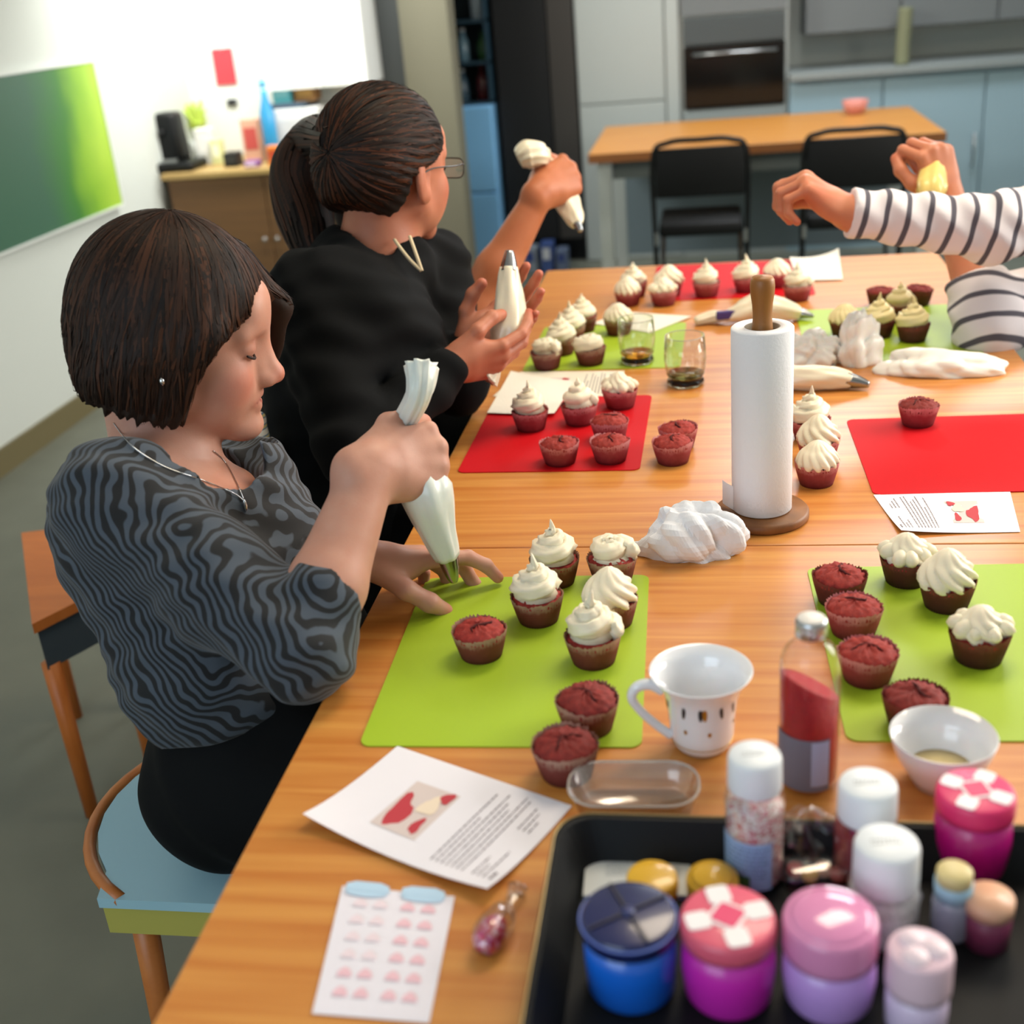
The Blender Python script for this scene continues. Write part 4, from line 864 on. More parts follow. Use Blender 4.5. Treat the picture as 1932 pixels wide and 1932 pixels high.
t, c, h = lidded_jar('sprinkle_jar', 'pale pink jar at the near edge right of the lilac jar', 1737, 1790, 0.822, 0.0215, mat('pale_lilac', '#e2cdea', 0.35, coat=0.3), mat('pale_pink_lid', '#e9c9d6', 0.3), 0.03)
for k in range(3): a = k*2.1; link_mesh('lid_petal', *lathe([(0.010, 0), (0.008, 0.003), (0, 0.0045)], 16, (c[0]+0.009*math.cos(a), c[1]+0.009*math.sin(a), c[2]+h-0.0005)), mat('petal_pink', '#f0dbe4', 0.4), t)
t, c, h = lidded_jar('sprinkle_jar', 'hot pink jar with white blocks on its lid at the right edge', 1842, 1490, 0.825, 0.030, mat('hot_magenta', '#c3147e', 0.35, coat=0.4), M_hot, 0.016, waist=1.0); block_lid(t, c, h, 0.030, math.radians(15))
# white capped sprinkle bottles
def spr(label, px, py, ztop, r, caplen, contents, r2=None, lab=None, seedc=None):
    c = jar_at(px, py, ztop); h = ztop-TF; r2 = r2 or r*1.12; t = thing('sprinkle_bottle', label, 'bottle', c, 'white capped sprinkle bottles'); hb = h-caplen
    link_mesh('cap', *lathe([(r*1.0, hb), (r*1.02, hb+0.002), (r*1.0, h-0.004), (r*0.95, h-0.001), (r*0.88, h), (0, h)], 40, c), mat('cap_white', '#e9eef2', 0.35), t)
    link_mesh('flask', *lathe([(r2*0.92, 0), (r2, 0.004), (r2, hb*0.82), (r2*1.02, hb*0.86), (r*0.98, hb+0.001)], 40, c, cap=False), M_clear, t)
    m = contents
    link_mesh('sprinkles', *lathe([(0, 0.002), (r2*0.9, 0.003), (r2*0.96, 0.006), (r2*0.96, hb*0.8), (r2*0.6, hb*0.84), (0, hb*0.85)], 36, c, cap=False), m, t)
    if lab:
        V = []; K = 14; fa = math.atan2(-(c-CAM)[1], -(c-CAM)[0])
        for z in (hb*0.05, hb*0.56):
            for i in range(K+1): a = fa-1.5+2.1*i/K; V.append((c[0]+(r2+0.0004)*math.cos(a), c[1]+(r2+0.0004)*math.sin(a), c[2]+z))
        lb = link_mesh('label', V, [(i, i+1, K+1+i+1, K+1+i) for i in range(K)], mat('label_blue', '#9fc0e4', 0.5), t)
        g = random.Random(4); V = []; F = []
        for row in range(7):
            z = hb*(0.5-0.05*row); a = fa-1.35
            while a < fa+0.35:
                w = g.uniform(0.05, 0.22); b = len(V)
                for (aa, dz) in ((a, -0.0006), (a+w, -0.0006), (a+w, 0.0006), (a, 0.0006)): V.append((c[0]+(r2+0.0008)*math.cos(aa), c[1]+(r2+0.0008)*math.sin(aa), c[2]+z+dz))
                F.append((b, b+1, b+2, b+3)); a += w+0.05
        link_mesh('label_print', V, F, mat('label_ink', '#3f5f96', 0.5), lb, False, off=c)
        V = []
        for z in (hb*0.05, hb*0.2):
            for i in range(K+1): a = fa-1.45+1.3*i/K; V.append((c[0]+(r2+0.0007)*math.cos(a), c[1]+(r2+0.0007)*math.sin(a), c[2]+z))
        link_mesh('label_band', V, [(i, i+1, K+1+i+1, K+1+i) for i in range(K)], mat('label_green', '#4a7d3a', 0.5), lb, off=c)
    V = []; F = []; g = random.Random(int(px))
    for row in range(2):
        x = -0.5
        while x < 0.35:
            w = g.uniform(0.04, 0.1); b = len(V)
            for (aa, dd) in ((x, -0.03), (x+w, -0.03), (x+w, 0.03), (x, 0.03)): q = c+RT*(aa*r)*np.array([1, 1, 0])+np.array([0, r*(0.1-0.18*row+dd), 0]); V.append((q[0], q[1], c[2]+h+0.0002))
            F.append((b, b+1, b+2, b+3)); x += w+0.05
    link_mesh('date_print', V, F, mat('date_ink', '#9a9a96', 0.6), t, False); return t
def speck(name, cols, scale=420):
    if name in MATS: return MATS[name]
    m = bpy.data.materials.new(name); m.use_nodes = True; nb = NB(m); tc = nb.n('ShaderNodeTexCoord'); vo = nb.n('ShaderNodeTexVoronoi', i_Scale=scale); nb.l(tc, 'Object', vo, 0)
    sp = nb.n('ShaderNodeSeparateColor'); nb.l(vo, 'Color', sp, 0); rp = nb.ramp([(i/len(cols), srgb(c)) for i, c in enumerate(cols)], 'CONSTANT'); nb.l(sp, 0, rp, 0); nb.l(rp, 0, nb.b, 'Base Color'); nb.b.inputs['Roughness'].default_value = 0.5
    bp = nb.n('ShaderNodeBump', i_Strength=0.6, i_Distance=0.001); nb.l(vo, 'Distance', bp, 'Height'); nb.l(bp, 0, nb.b, 'Normal'); MATS[name] = m; return m
spr('white capped bottle of red and white sprinkles with a blue label, at the tray edge', 1424, 1422, 0.872, 0.0208, 0.03, speck('sprinkles_mix', ['#e8dcd6', '#c24a52', '#efe6df', '#cdb6a8', '#e6d2cc', '#d98a8e']), lab=True)
spr('white capped bottle of dark red sugar behind another white cap', 1638, 1476, 0.842, 0.0225, 0.031, mat('dark_red_sugar', '#8d2f33', 0.5, bump=0.4, bscale=500))
spr('low white capped bottle in the middle of the jars', 1674, 1588, 0.838, 0.0235, 0.036, speck('sprinkles_white', ['#e6e4e2', '#d8d4d2', '#f0eeee'], 400))
# red bottle
bc = jar_at(1531, 1166, 0.918); rB = 0.0262; t = thing('bottle', 'tall clear bottle half full of red sugar with silver screw cap', 'bottle', bc)
hB = 0.918-TF
link_mesh('flask', *lathe([(rB*0.9, 0), (rB, 0.004), (rB, hB*0.70), (rB*0.97, hB*0.755), (rB*0.86, hB*0.81), (rB*0.66, hB*0.848), (rB*0.5, hB*0.868), (rB*0.46, hB*0.885), (rB*0.46, hB*0.95)], 48, bc, cap=False), glass('bottle_clear', (0.98, 0.95, 0.94), alpha_mix=0.97), t)
sg = lathe([(0, 0.002), (rB*0.88, 0.003), (rB*0.96, 0.007), (rB*0.96, hB*0.60), (rB*0.6, hB*0.60), (0, hB*0.60)], 40, bc, cap=False); V = sg[0]; topm = V[:, 2]-bc[2] > hB*0.5; V[topm, 2] += -0.55*((V[topm]-bc)@nz(RT*np.array([1, 1, 0])))-0.2*((V[topm]-bc)[:, 1])
link_mesh('red_sugar', V, sg[1], mat('red_sugar', '#a80c1c', 0.55, bump=0.5, bscale=600, var=0.15, vscale=300), t)
M_alu = mat('aluminium', '#c9ccd0', 0.28, metal=1.0)
V, F = lathe([(rB*0.50, hB*0.90), (rB*0.52, hB*0.905), (rB*0.505, hB*0.925), (rB*0.52, hB*0.93), (rB*0.505, hB*0.945), (rB*0.51, hB*0.985), (rB*0.46, hB), (0, hB)], 60, bc); link_mesh('screw_cap', V, F, M_alu, t)
link_mesh('cap_top', *lathe([(rB*0.45, hB), (rB*0.43, hB+0.0006), (0, hB+0.0006)], 32, bc), mat('cap_cream', '#ece6de', 0.4), t)
mb = MB()
for i in range(40): a = 2*PI*i/40; mb.add(*box((bc[0]+rB*0.512*math.cos(a), bc[1]+rB*0.512*math.sin(a), bc[2]+hB*0.972), (0.0006, 0.0008, hB*0.022), a))
link_mesh('knurling', *mb.get(), M_alu, t, False)['kind'] = 'stuff'
fa = math.atan2(-(bc-CAM)[1], -(bc-CAM)[0]); K = 14
def lab_band(t, c, r, z0, z1, a0, a1, m, nm='label'):
    V = [(c[0]+r*math.cos(a0+(a1-a0)*i/K), c[1]+r*math.sin(a0+(a1-a0)*i/K), c[2]+z) for z in (z0, z1) for i in range(K+1)]
    return link_mesh(nm, V, [(i, i+1, K+1+i+1, K+1+i) for i in range(K)], m, t)
lab_band(t, bc, rB+0.0005, 0.004, hB*0.35, fa-1.5, fa+0.75, mat('label_grey', '#77788a', 0.5)); lab_band(t, bc, rB+0.0008, 0.010, hB*0.34, fa+0.1, fa+0.70, mat('label_lavender', '#a9b3d6', 0.5), 'label_stripe')
# yellow lids
M_yel = mat('yellow_lid', '#e8b52e', 0.3, coat=0.4)
lidded_jar('food_colour_pot', 'small pot with yellow lid lying left, behind the blue jar', 1230, 1652, 0.778, 0.0205, mat('pot_clear', '#a58a35', 0.3), M_yel, 0.012, grp='yellow lidded pots')
t, c, h = lidded_jar('food_colour_pot', 'small pot with domed yellow lid behind the white-patterned jar', 1344, 1653, 0.780, 0.0205, mat('pot_clear', '#a58a35', 0.3), M_yel, 0.012, grp='yellow lidded pots')
link_mesh('lid_dome', *lathe([(0.0185, 0), (0.014, 0.003), (0, 0.005)], 32, (c[0], c[1], c[2]+h-0.0005)), M_yel, t)
# white packet
q = [ZP(*p, TF+0.004) for p in ((1100, 1690), (1312, 1690), (1300, 1622), (1106, 1620))]
t, f = sheet('white printed packet lying in the tray under the yellow lidded pot', q, mat('packet_white', '#d6d9d6', 0.5), 0.002, None, 'packet', 'packet')
text_block(t, f, [(0.2, 0.5+0.06*i, 0.9, 0.5+0.06*i, 0.008) for i in range(7)], 6, mat('packet_ink', '#8f979c', 0.6)); link_mesh('packet_body', *prism([tuple(x[:2]) for x in q], TF+0.0002, TF+0.003), MATS['packet_white'], t, False)
# coloured cellophane pack + clear shards
p = ZP(1545, 1640, 0.765); t = thing('sweet_pack', 'small clear pack of red and yellow sweets behind the pink lid', 'pack', (p[0], p[1], TF))
link_mesh('wrapper', *box((p[0], p[1], TF+0.011), (0.062, 0.034, 0.020), 0.25, 0.007, 3), glass('wrap_clear', (0.93, 0.93, 0.93), alpha_mix=0.85, gloss=0.1), t)
for k, (dx, dy, col) in enumerate(((-0.018, 0.002, '#c0363e'), (-0.007, -0.003, '#dba52c'), (0.004, 0.004, '#d99f7a'), (0.015, -0.002, '#b5584a'), (0.02, 0.008, '#d8c6a0'))): link_mesh('sweet', *lathe([(0, 0), (0.006, 0.002), (0.0075, 0.006), (0.006, 0.010), (0, 0.012)], 12, (p[0]+dx, p[1]+dy, TF+0.003)), mat('sweet'+col, col, 0.4), t)
p = ZP(1520, 1590, 0.765); crumple('plastic_wrap', 'crumpled clear plastic wrap between the bottles in the tray', (p[0], p[1], TF), (0.024, 0.016, 0.03), 5, glass('wrap_clear', (0.93, 0.93, 0.93), alpha_mix=0.85, gloss=0.1), 'wrap', 20, 0.7)
# vial with cream cap
c = jar_at(1802, 1640, 0.812); t = thing('vial', 'small blue tinted vial with cream cap at the right side of the tray', 'vial', c); h = 0.812-TF
link_mesh('body', *lathe([(0.013, 0), (0.0145, 0.003), (0.0145, h*0.5), (0.0125, h*0.62)], 28, c), mat('vial_grey', '#9aa0b4', 0.25, coat=0.4), t)
link_mesh('collar', *lathe([(0.0135, h*0.6), (0.0138, h*0.82)], 28, c), mat('vial_blue', '#a3c8dd', 0.35), t); link_mesh('cap', *lathe([(0.0128, h*0.82), (0.0128, h*0.97), (0.011, h), (0, h)], 28, c), mat('vial_cream', '#d9c78c', 0.4), t)
c = jar_at(1868, 1690, 0.795); t = thing('sprinkle_jar', 'low peach lidded jar at the right border next to the vial', 'jar', c); link_mesh('body', *lathe([(0.016, 0), (0.017, 0.03)], 24, c), mat('plum_sugar', '#7b3553', 0.4), t); link_mesh('lid', *lathe([(0.0175, 0.03), (0.0175, 0.041), (0, 0.042)], 24, c), mat('peach_lid', '#e6b393', 0.35), t)
p = jar_at(1690, 1735, 0.765); t = thing('food_colour_tube', 'teal food colour tube lying dark in the tray beside the lilac jar', 'tube', p); link_mesh('tube', *sweep(np.array([p+np.array([-0.005, -0.02, 0.008]), p+np.array([0.0, 0.0, 0.008]), p+np.array([0.008, 0.022, 0.0075])]), [0.0075, 0.0075, 0.006], 14), mat('teal', '#1f6b66', 0.4), t); link_mesh('cap', *sweep(np.array([p+np.array([0.008, 0.022, 0.0075]), p+np.array([0.011, 0.032, 0.0075])]), 0.0055, 14), mat('violet_cap', '#4b3b6a', 0.4), t)
# white bowl
bo = ZP(1775, 1398, 0.80); bo = np.array([bo[0]+0.004, bo[1]+0.01, 0.75]); t = thing('bowl', 'white bowl with a little cream at the right, above the tray', 'bowl', bo)
link_mesh('bowl', *lathe([(0, 0.004), (0.02, 0.003), (0.022, 0.0), (0.025, 0.001), (0.030, 0.012), (0.040, 0.03), (0.0455, 0.050), (0.0448, 0.051), (0.038, 0.031), (0.028, 0.015), (0.02, 0.010), (0, 0.009)], 52, bo, cap=False), M_porc, t)
link_mesh('cream', *lathe([(0, 0.0135), (0.018, 0.0130), (0.0275, 0.0150), (0, 0.0156)], 32, bo, cap=False), mat('cream_batter', '#e3cf95', 0.4), t)
# clear plastic box
q = [ZP(1078, 1520, 0.755), ZP(1310, 1525, 0.755), ZP(1300, 1450, 0.775)]
cc = (ZP(1080, 1487, 0.772)+ZP(1312, 1487, 0.772))/2; ax = nz((ZP(1312, 1487, .772)-ZP(1080, 1487, .772))*np.array([1, 1, 0])); rot = math.atan2(ax[1], ax[0]); cc[1] += 0.002
t = thing('plastic_box', 'empty clear plastic box with rounded corners between the mug and the tray', 'box', (cc[0], cc[1], 0.75))
def bl_(w, h, z, r): return [(x, y, z) for x, y in rrect(w, h, r, 6, cc[:2], rot)]
W_, H_ = 0.112, 0.062
L = [bl_(W_*0.88, H_*0.82, 0.7503, 0.02), bl_(W_*0.90, H_*0.85, 0.752, 0.021), bl_(W_, H_, 0.774, 0.026), bl_(W_*1.03, H_*1.05, 0.7745, 0.028), bl_(W_*1.03, H_*1.05, 0.7755, 0.028), bl_(W_*0.985, H_*0.97, 0.7755, 0.025), bl_(W_*0.88, H_*0.83, 0.753, 0.02)]
n = len(L[0]); V = [p for l in L for p in l]; F = [(j*n+i, j*n+(i+1) % n, (j+1)*n+(i+1) % n, (j+1)*n+i) for j in range(6) for i in range(n)]; F.append(tuple(6*n+i for i in range(n))); F.append(tuple(range(n-1, -1, -1)))
link_mesh('tub', V, F, glass('tub_clear', (0.93, 0.92, 0.91), alpha_mix=0.80, gloss=0.15), t)
link_mesh('rim', *sweep(np.array(bl_(W_*1.03, H_*1.05, 0.7755, 0.028)), 0.0011, 6, closed=True), mat('rim_plastic', '#d8cfc6', 0.15, trans=0.4), t)
# sticker card with blue tabs
q = [ZP(612, 1815, .7506), ZP(826, 1850, .7506), ZP(858, 1692, .7506), ZP(646, 1672, .7506)]
q[0] = q[3]+(q[0]-q[3])*1.6; q[1] = q[2]+(q[1]-q[2])*1.45
t, f = sheet('white card of printed pink cupcake cutouts with two blue tabs', q, mat('card_white', '#efeaf2', 0.5), 0.001, None, 'cutout_card', 'card')
for (u0, u1) in ((0.04, 0.44), (0.54, 0.93)):
    V = [quad_pt(q, u, v, 0.0018) for u, v in ((u0, 0.965), (u1, 0.965), (u1-0.02, 1.02), (u1-0.1, 1.045), (u0+0.08, 1.045), (u0+0.0, 1.02))]; link_mesh('blue_tab', V, [(0, 1, 2, 3, 4, 5)], mat('tab_blue', '#bfdcf2', 0.4), t, False)
    V = [quad_pt(q, u0+0.19+0.19*math.cos(a), 0.95+0.035*math.sin(a), 0.0016) for a in np.linspace(0, 2*PI, 16, endpoint=False)]; link_mesh('blue_tab', V, [tuple(range(16))], mat('tab_blue', '#bfdcf2', 0.4), t, False)
M_pks = [mat('pale_pink_print', '#f0c3cd', 0.6), mat('paler_pink_print', '#f0dde4', 0.6)]
for ci, u in enumerate((0.2, 0.38, 0.62, 0.80)):
    for ri in range(6):
        v = 0.86-0.14*ri; g = [(u-0.065, v-0.03), (u+0.065, v-0.03), (u+0.058, v+0.005), (u+0.03, v+0.03), (u, v+0.042), (u-0.03, v+0.03), (u-0.058, v+0.005)]
        patch(t, f, g, M_pks[0 if (ci > 1 or ri > 3) else 1], 'printed_cupcake', 0.0012)
# small clear bag of pink sprinkles
p = ZP(925, 1790, 0.75); t = thing('sprinkle_bag', 'small clear bag of pink and red sprinkles left of the tray', 'bag', (p[0], p[1], 0.75)); d = nz((ZP(965, 1715, .75)-p)*np.array([1, 1, 0]))
P = [p-d*0.012+np.array([0, 0, 0.008]), p+np.array([0, 0, 0.012]), p+d*0.02+np.array([0, 0, 0.010]), p+d*0.035+np.array([0, 0, 0.006])]
link_mesh('film', *sweep(spline(P+[p+d*0.045+np.array([0, 0, 0.004]), p+d*0.062+np.array([0, 0, 0.008])], 5), np.interp(np.linspace(0, 1, 26), [0, .2, .45, .65, .75, 1], [0.008, 0.0135, 0.0125, 0.007, 0.0035, 0.0085]), 18, lambda s, A: 1+0.08*np.sin(5*A+9*s)), glass('wrap_clear', (0.93, 0.93, 0.93), alpha_mix=0.85, gloss=0.1), t)
link_mesh('sprinkles', *sweep(spline(P[:3], 5), np.interp(np.linspace(0, 1, 11), [0, .3, .7, 1], [0.006, 0.0112, 0.011, 0.006]), 16), speck('sprinkles_pink', ['#c83a58', '#d98aa6', '#c44b8e', '#e3c3cf', '#b92f44'], 300), t)
# ================================================================== people
def skin_mat(name, base):
    m = bpy.data.materials.new(name); m.use_nodes = True; nb = NB(m); b = nb.b
    at = nb.n('ShaderNodeVertexColor'); at.layer_name = 'tint'
    tc = nb.n('ShaderNodeTexCoord'); no = nb.n('ShaderNodeTexNoise', i_Scale=45.0, i_Detail=5.0); nb.l(tc, 'Object', no, 0)
    rp = nb.ramp([(0.3, tuple(x*k for x, k in zip(srgb(base), (0.95, 0.88, 0.86)))), (0.7, srgb(base))]); nb.l(no, 0, rp, 0)
    mx = nb.n('ShaderNodeMix'); mx.data_type = 'RGBA'; mx.blend_type = 'MULTIPLY'; mx.inputs[0].default_value = 1.0
    t = nb.t; t.links.new(rp.outputs[0], mx.inputs[6]); t.links.new(at.outputs[0], mx.inputs[7]); t.links.new(mx.outputs[2], b.inputs['Base Color'])
    b.inputs['Roughness'].default_value = 0.48; b.inputs['Specular IOR Level'].default_value = 0.35
    b.inputs['Subsurface Weight'].default_value = 0.25; b.inputs['Subsurface Radius'].default_value = (0.9, 0.35, 0.2); b.inputs['Subsurface Scale'].default_value = 0.006
    n2 = nb.n('ShaderNodeTexNoise', i_Scale=500.0, i_Detail=3.0); nb.l(tc, 'Object', n2, 0); bp = nb.n('ShaderNodeBump', i_Strength=0.12, i_Distance=0.001); nb.l(n2, 0, bp, 'Height'); nb.l(bp, 0, b, 'Normal')
    return m
def set_tint(o, spots, off=(0, 0, 0)):
    """spots: (point, radius, rgb multiplier) - lips, cheeks, nails: colours of the skin itself"""
    me = o.data; n = len(me.vertices); co = np.empty(n*3, np.float32); me.vertices.foreach_get('co', co); co = co.reshape(-1, 3)+np.asarray(off)
    col = np.ones((n, 4), np.float32)
    for p, r, c in spots:
        if np.ndim(p) == 2:
            a, b = np.asarray(p[0]), np.asarray(p[1]); ab = b-a; t = np.clip(((co-a)@ab)/(ab@ab), 0, 1)[:, None]; d = np.linalg.norm(co-a-t*ab, axis=1)
        else: d = np.linalg.norm(co-np.asarray(p), axis=1)
        w = np.clip(1.6*(1-d/r), 0, 1)[:, None]; w = w*w*(3-2*w); col[:, :3] *= 1-w+w*np.asarray(c)
    at = me.color_attributes.new('tint', 'FLOAT_COLOR', 'POINT'); at.data.foreach_set('color', col.ravel())
class Head:
    def __init__(s, c, fwd, pitch=0.0, roll=0.0, sc=1.0):
        f = nz(np.array([fwd[0], fwd[1], 0])); l = np.array([-f[1], f[0], 0]); u = np.array([0, 0, 1.])
        f2 = math.cos(pitch)*f-math.sin(pitch)*u; u2 = math.sin(pitch)*f+math.cos(pitch)*u
        l2 = math.cos(roll)*l+math.sin(roll)*u2; u3 = -math.sin(roll)*l+math.cos(roll)*u2
        s.R = np.stack([f2, nz(l2), nz(np.cross(f2, nz(l2)))], 1); s.c = np.asarray(c, float); s.sc = sc
    def P(s, x, y, z): return s.c+s.R@(np.array([x, y, z])*s.sc)
    def loc(s, W): return ((np.asarray(W)-s.c)@s.R)/s.sc
    def build(s, S, jaw=1.0, nose=1.0, chin=0.0, ears=1.0):
        k = s.sc; P = s.P; E = lambda c, r, kk=0.012, sub=False: S.ell(P(*c), np.array(r)*k, s.R, kk*k, sub); C = lambda a, b, ra, rb, kk=0.012, sub=False: S.cap(P(*a), P(*b), ra*k, rb*k, kk*k, sub)
        E((-.018, 0, .037), (.093, .073, .078)); E((.008, 0, .012), (.072, .066, .085), .02)
        E((.026, 0, -.028), (.054, .055, .061), .02)
        for q in (-1, 1):
            C((-.002, q*.052, -.040), (.061+chin*.7, q*.014, -.078), .016, .015, .022); E((.052, q*.037, -.018), (.024, .022, .022), .02); E((.048, q*.033, -.042), (.024, .02, .026), .02)
            C((.076, q*.008, .028), (.064, q*.043, .030), .0095, .008, .014)
        E((.072+chin, 0, -.079), (.019, .020, .017), .018); E((.070, 0, .055), (.02, .042, .028), .025)
        E((.072, 0, -.041), (.017, .026, .022), .018)
        for q in (-1, 1): E((.087, q*.032, .017), (.013, .016, .010), .012, True)
        for q in (-1, 1): E((.0655, q*.032, .016), (.0142, .0158, .0125), .004)
        C((.070, 0, .034), (.080, 0, -.020), .0135, .0135, .012); [C((.074, q*.009, .014), (.088, q*.0085, -.018), .0085, .008, .01) for q in (-1, 1)]; C((.083, 0, .020), (.101, 0, -.013), .0070*nose, .0085*nose, .012); E((.104, 0, -.0185), (.0095*nose, .0100*nose, .0090*nose), .01)
        for q in (-1, 1): E((.094, q*.0105, -.0235), (.0095, .0072, .0072), .008); E((.099, q*.0055, -.0285), (.0045, .003, .004), .003, True)
        C((.0865, -.004, -.0410), (.080, -.020, -.0470), .0058, .0035, .006); C((.0865, .004, -.0410), (.080, .020, -.0470), .0058, .0035, .006)
        C((.0845, -.007, -.0545), (.079, -.018, -.0495), .0062, .0035, .006); C((.0845, .007, -.0545), (.079, .018, -.0495), .0062, .0035, .006); C((.0855, -.006, -.0545), (.0855, .006, -.0545), .0062, .0062, .006)
        C((.0935, 0, -.0478), (.080, -.021, -.0478), .0022, .0015, .003, True); C((.0935, 0, -.0478), (.080, .021, -.0478), .0022, .0015, .003, True)
        if ears:
            for q in (-1, 1):
                R2 = s.R@np.array(Matrix.Rotation(q*-0.32, 3, 'Z'))@np.array(Matrix.Rotation(-0.15, 3, 'Y'))
                S.ell(P(-.018, q*.076, -.002), np.array((.018, .0065, .031))*k*ears, R2, .006*k); S.ell(P(-.011, q*.083, .002), np.array((.009, .005, .018))*k*ears, R2, .004*k, True); S.ell(P(-.008, q*.074, -.027), np.array((.010, .006, .010))*k, R2, .006*k)
    def tints(s):
        P, k = s.P, s.sc; t = []
        for q in (-1, 1):
            t.append(((P(.088, 0, -.042), P(.080, q*.019, -.047)), .0085*k, (.80, .50, .50))); t.append(((P(.088, 0, -.054), P(.080, q*.017, -.050)), .0088*k, (.82, .52, .52)))
            t.append((P(.062, q*.042, -.022), .034*k, (1.0, .80, .79))); t.append((P(.070, q*.032, .018), .02*k, (.86, .78, .78)))
        t.append((P(.107, 0, -.02), .02*k, (1.0, .80, .78))); t.append((P(.09, 0, -.0478), .004*k, (.5, .35, .35)))
        return t
    def face_parts(s, t, brow, lash, browz=.041):
        P, k = s.P, s.sc
        for q in (-1, 1):
            B = [P(.0835, q*.012, browz-.002), P(.0805, q*.024, browz+.003), P(.074, q*.036, browz+.003), P(.064, q*.046, browz-.003)]
            link_mesh('eyebrow', *sweep(spline(B, 5), np.interp(np.linspace(0, 1, 16), [0, .4, 1], [.0022*k, .0026*k, .0008*k]), 6), brow, t)
            Lh = [P(.0745, q*.0195, .0115), P(.0790, q*.027, .0065), P(.0785, q*.036, .0062), P(.0715, q*.0465, .0105)]
            link_mesh('eyelashes', *sweep(spline(Lh, 5), np.interp(np.linspace(0, 1, 16), [0, .5, 1], [.0008*k, .0019*k, .0012*k]), 6), lash, t)
class Hand:
    """right hand: X to the fingers, thumb on +Y, back of the hand +Z; side=-1 mirrors it"""
    def __init__(s, W, X, Zb, side=1, sc=1.0):
        x = nz(X); z = np.asarray(Zb, float); z = nz(z-x*(z@x)); y = np.cross(z, x)*side; s.R = np.stack([x, y, z], 1); s.W = np.asarray(W, float); s.sc = sc
    def P(s, p): return s.W+s.R@(np.asarray(p, float)*s.sc)
    FB = [(.084, .027, .001), (.088, .0055, .004), (.083, -.0155, .002), (.074, -.034, -.003)]
    FL = [(.042, .026, .022), (.046, .030, .023), (.043, .028, .022), (.034, .021, .020)]
    FR = [.0095, .0097, .0092, .0080]
    def build(s, S, curls, thumb, spread=(0.08, 0.02, -0.04, -0.10), fat=1.0):
        k = s.sc; P = s.P; C = lambda a, b, ra, rb, kk=.006: S.cap(P(a), P(b), ra*k*fat, rb*k*fat, kk*k); s.tips = []
        S.ell(P((.045, -.004, -.004)), np.array((.052, .038, .0155))*k*fat, s.R, .015*k); S.ell(P((.032, .024, -.012)), np.array((.032, .017, .016))*k*fat, s.R, .012*k); S.ell(P((.036, -.026, -.011)), np.array((.034, .014, .014))*k*fat, s.R, .012*k)
        S.cap(P((-.02, .006, 0)), P((.03, .010, 0)), .0205*k*fat, .019*k*fat, .015*k); S.cap(P((-.02, -.008, 0)), P((.03, -.012, 0)), .0205*k*fat, .018*k*fat, .015*k)
        s.joints = []
        for i in range(4):
            b = np.array(s.FB[i]); C((.03, b[1]*.55, 0), b, .011, .0105, .012)
            p = b; ang = 0; J = [p]
            for j in range(3):
                ang += math.radians(curls[i][j]); d = np.array([math.cos(ang), math.sin(spread[i]), -math.sin(ang)]); d = d/np.linalg.norm(d); q = p+d*s.FL[i][j]
                r0 = s.FR[i]*(1.06, .97, .9)[j]; r1 = s.FR[i]*(.97, .9, .78)[j]; C(p, q, r0, r1, .0035); p = q; J.append(p)
            s.joints.append([P(a) for a in J])
        th = [np.array(a, float) for a in thumb]; R = (.0145, .0118, .0112, .0092); s.th = [P(a) for a in th]
        for j in range(len(th)-1): C(th[j], th[j+1], R[j], R[j+1], .006)
    def tints(s):
        t = [(j[-1], .016*s.sc, (1, .78, .76)) for j in s.joints]+[(j[1], .012*s.sc, (1, .84, .82)) for j in s.joints]+[(s.th[-1], .018*s.sc, (1, .8, .78))]
        return t
    def nails(s, t, m, which=(0, 1, 2, 3), thumb_n=None):
        for i in which:
            a, b = s.joints[i][2], s.joints[i][3]; d = nz(b-a); side = s.R[:, 1]; up = nz(np.cross(d, side)); up = up if up@(a-s.W-s.R[:, 2]*-1) > 0 else -up
            nrm = np.cross(side, d); nrm = nrm if nrm@(s.R[:, 2]*abs(d@s.R[:, 0])+s.R[:, 0]*(1 if d@s.R[:, 2] < 0 else -1)*abs(d@s.R[:, 2])) > 0 else -nrm
            c = a+d*s.FL[i][2]*s.sc*.78+nrm*s.FR[i]*s.sc*.80
            V, F = lathe([(0.004*s.sc, -.0006), (.0042*s.sc, .0006), (.003*s.sc, .0011), (0, .0013)], 12); M = np.stack([d*1.35, side*.95, nrm], 1); link_mesh('fingernail', c+V@M.T, F, m, t)
M_nail = mat('nail', '#d99a92', 0.25, coat=0.4)
def body_obj(t, parts, skin, tints):
    V, Q = joinq(parts); o = link_mesh('body', V, Q, skin, t); set_tint(o, tints, t['_base']); return o
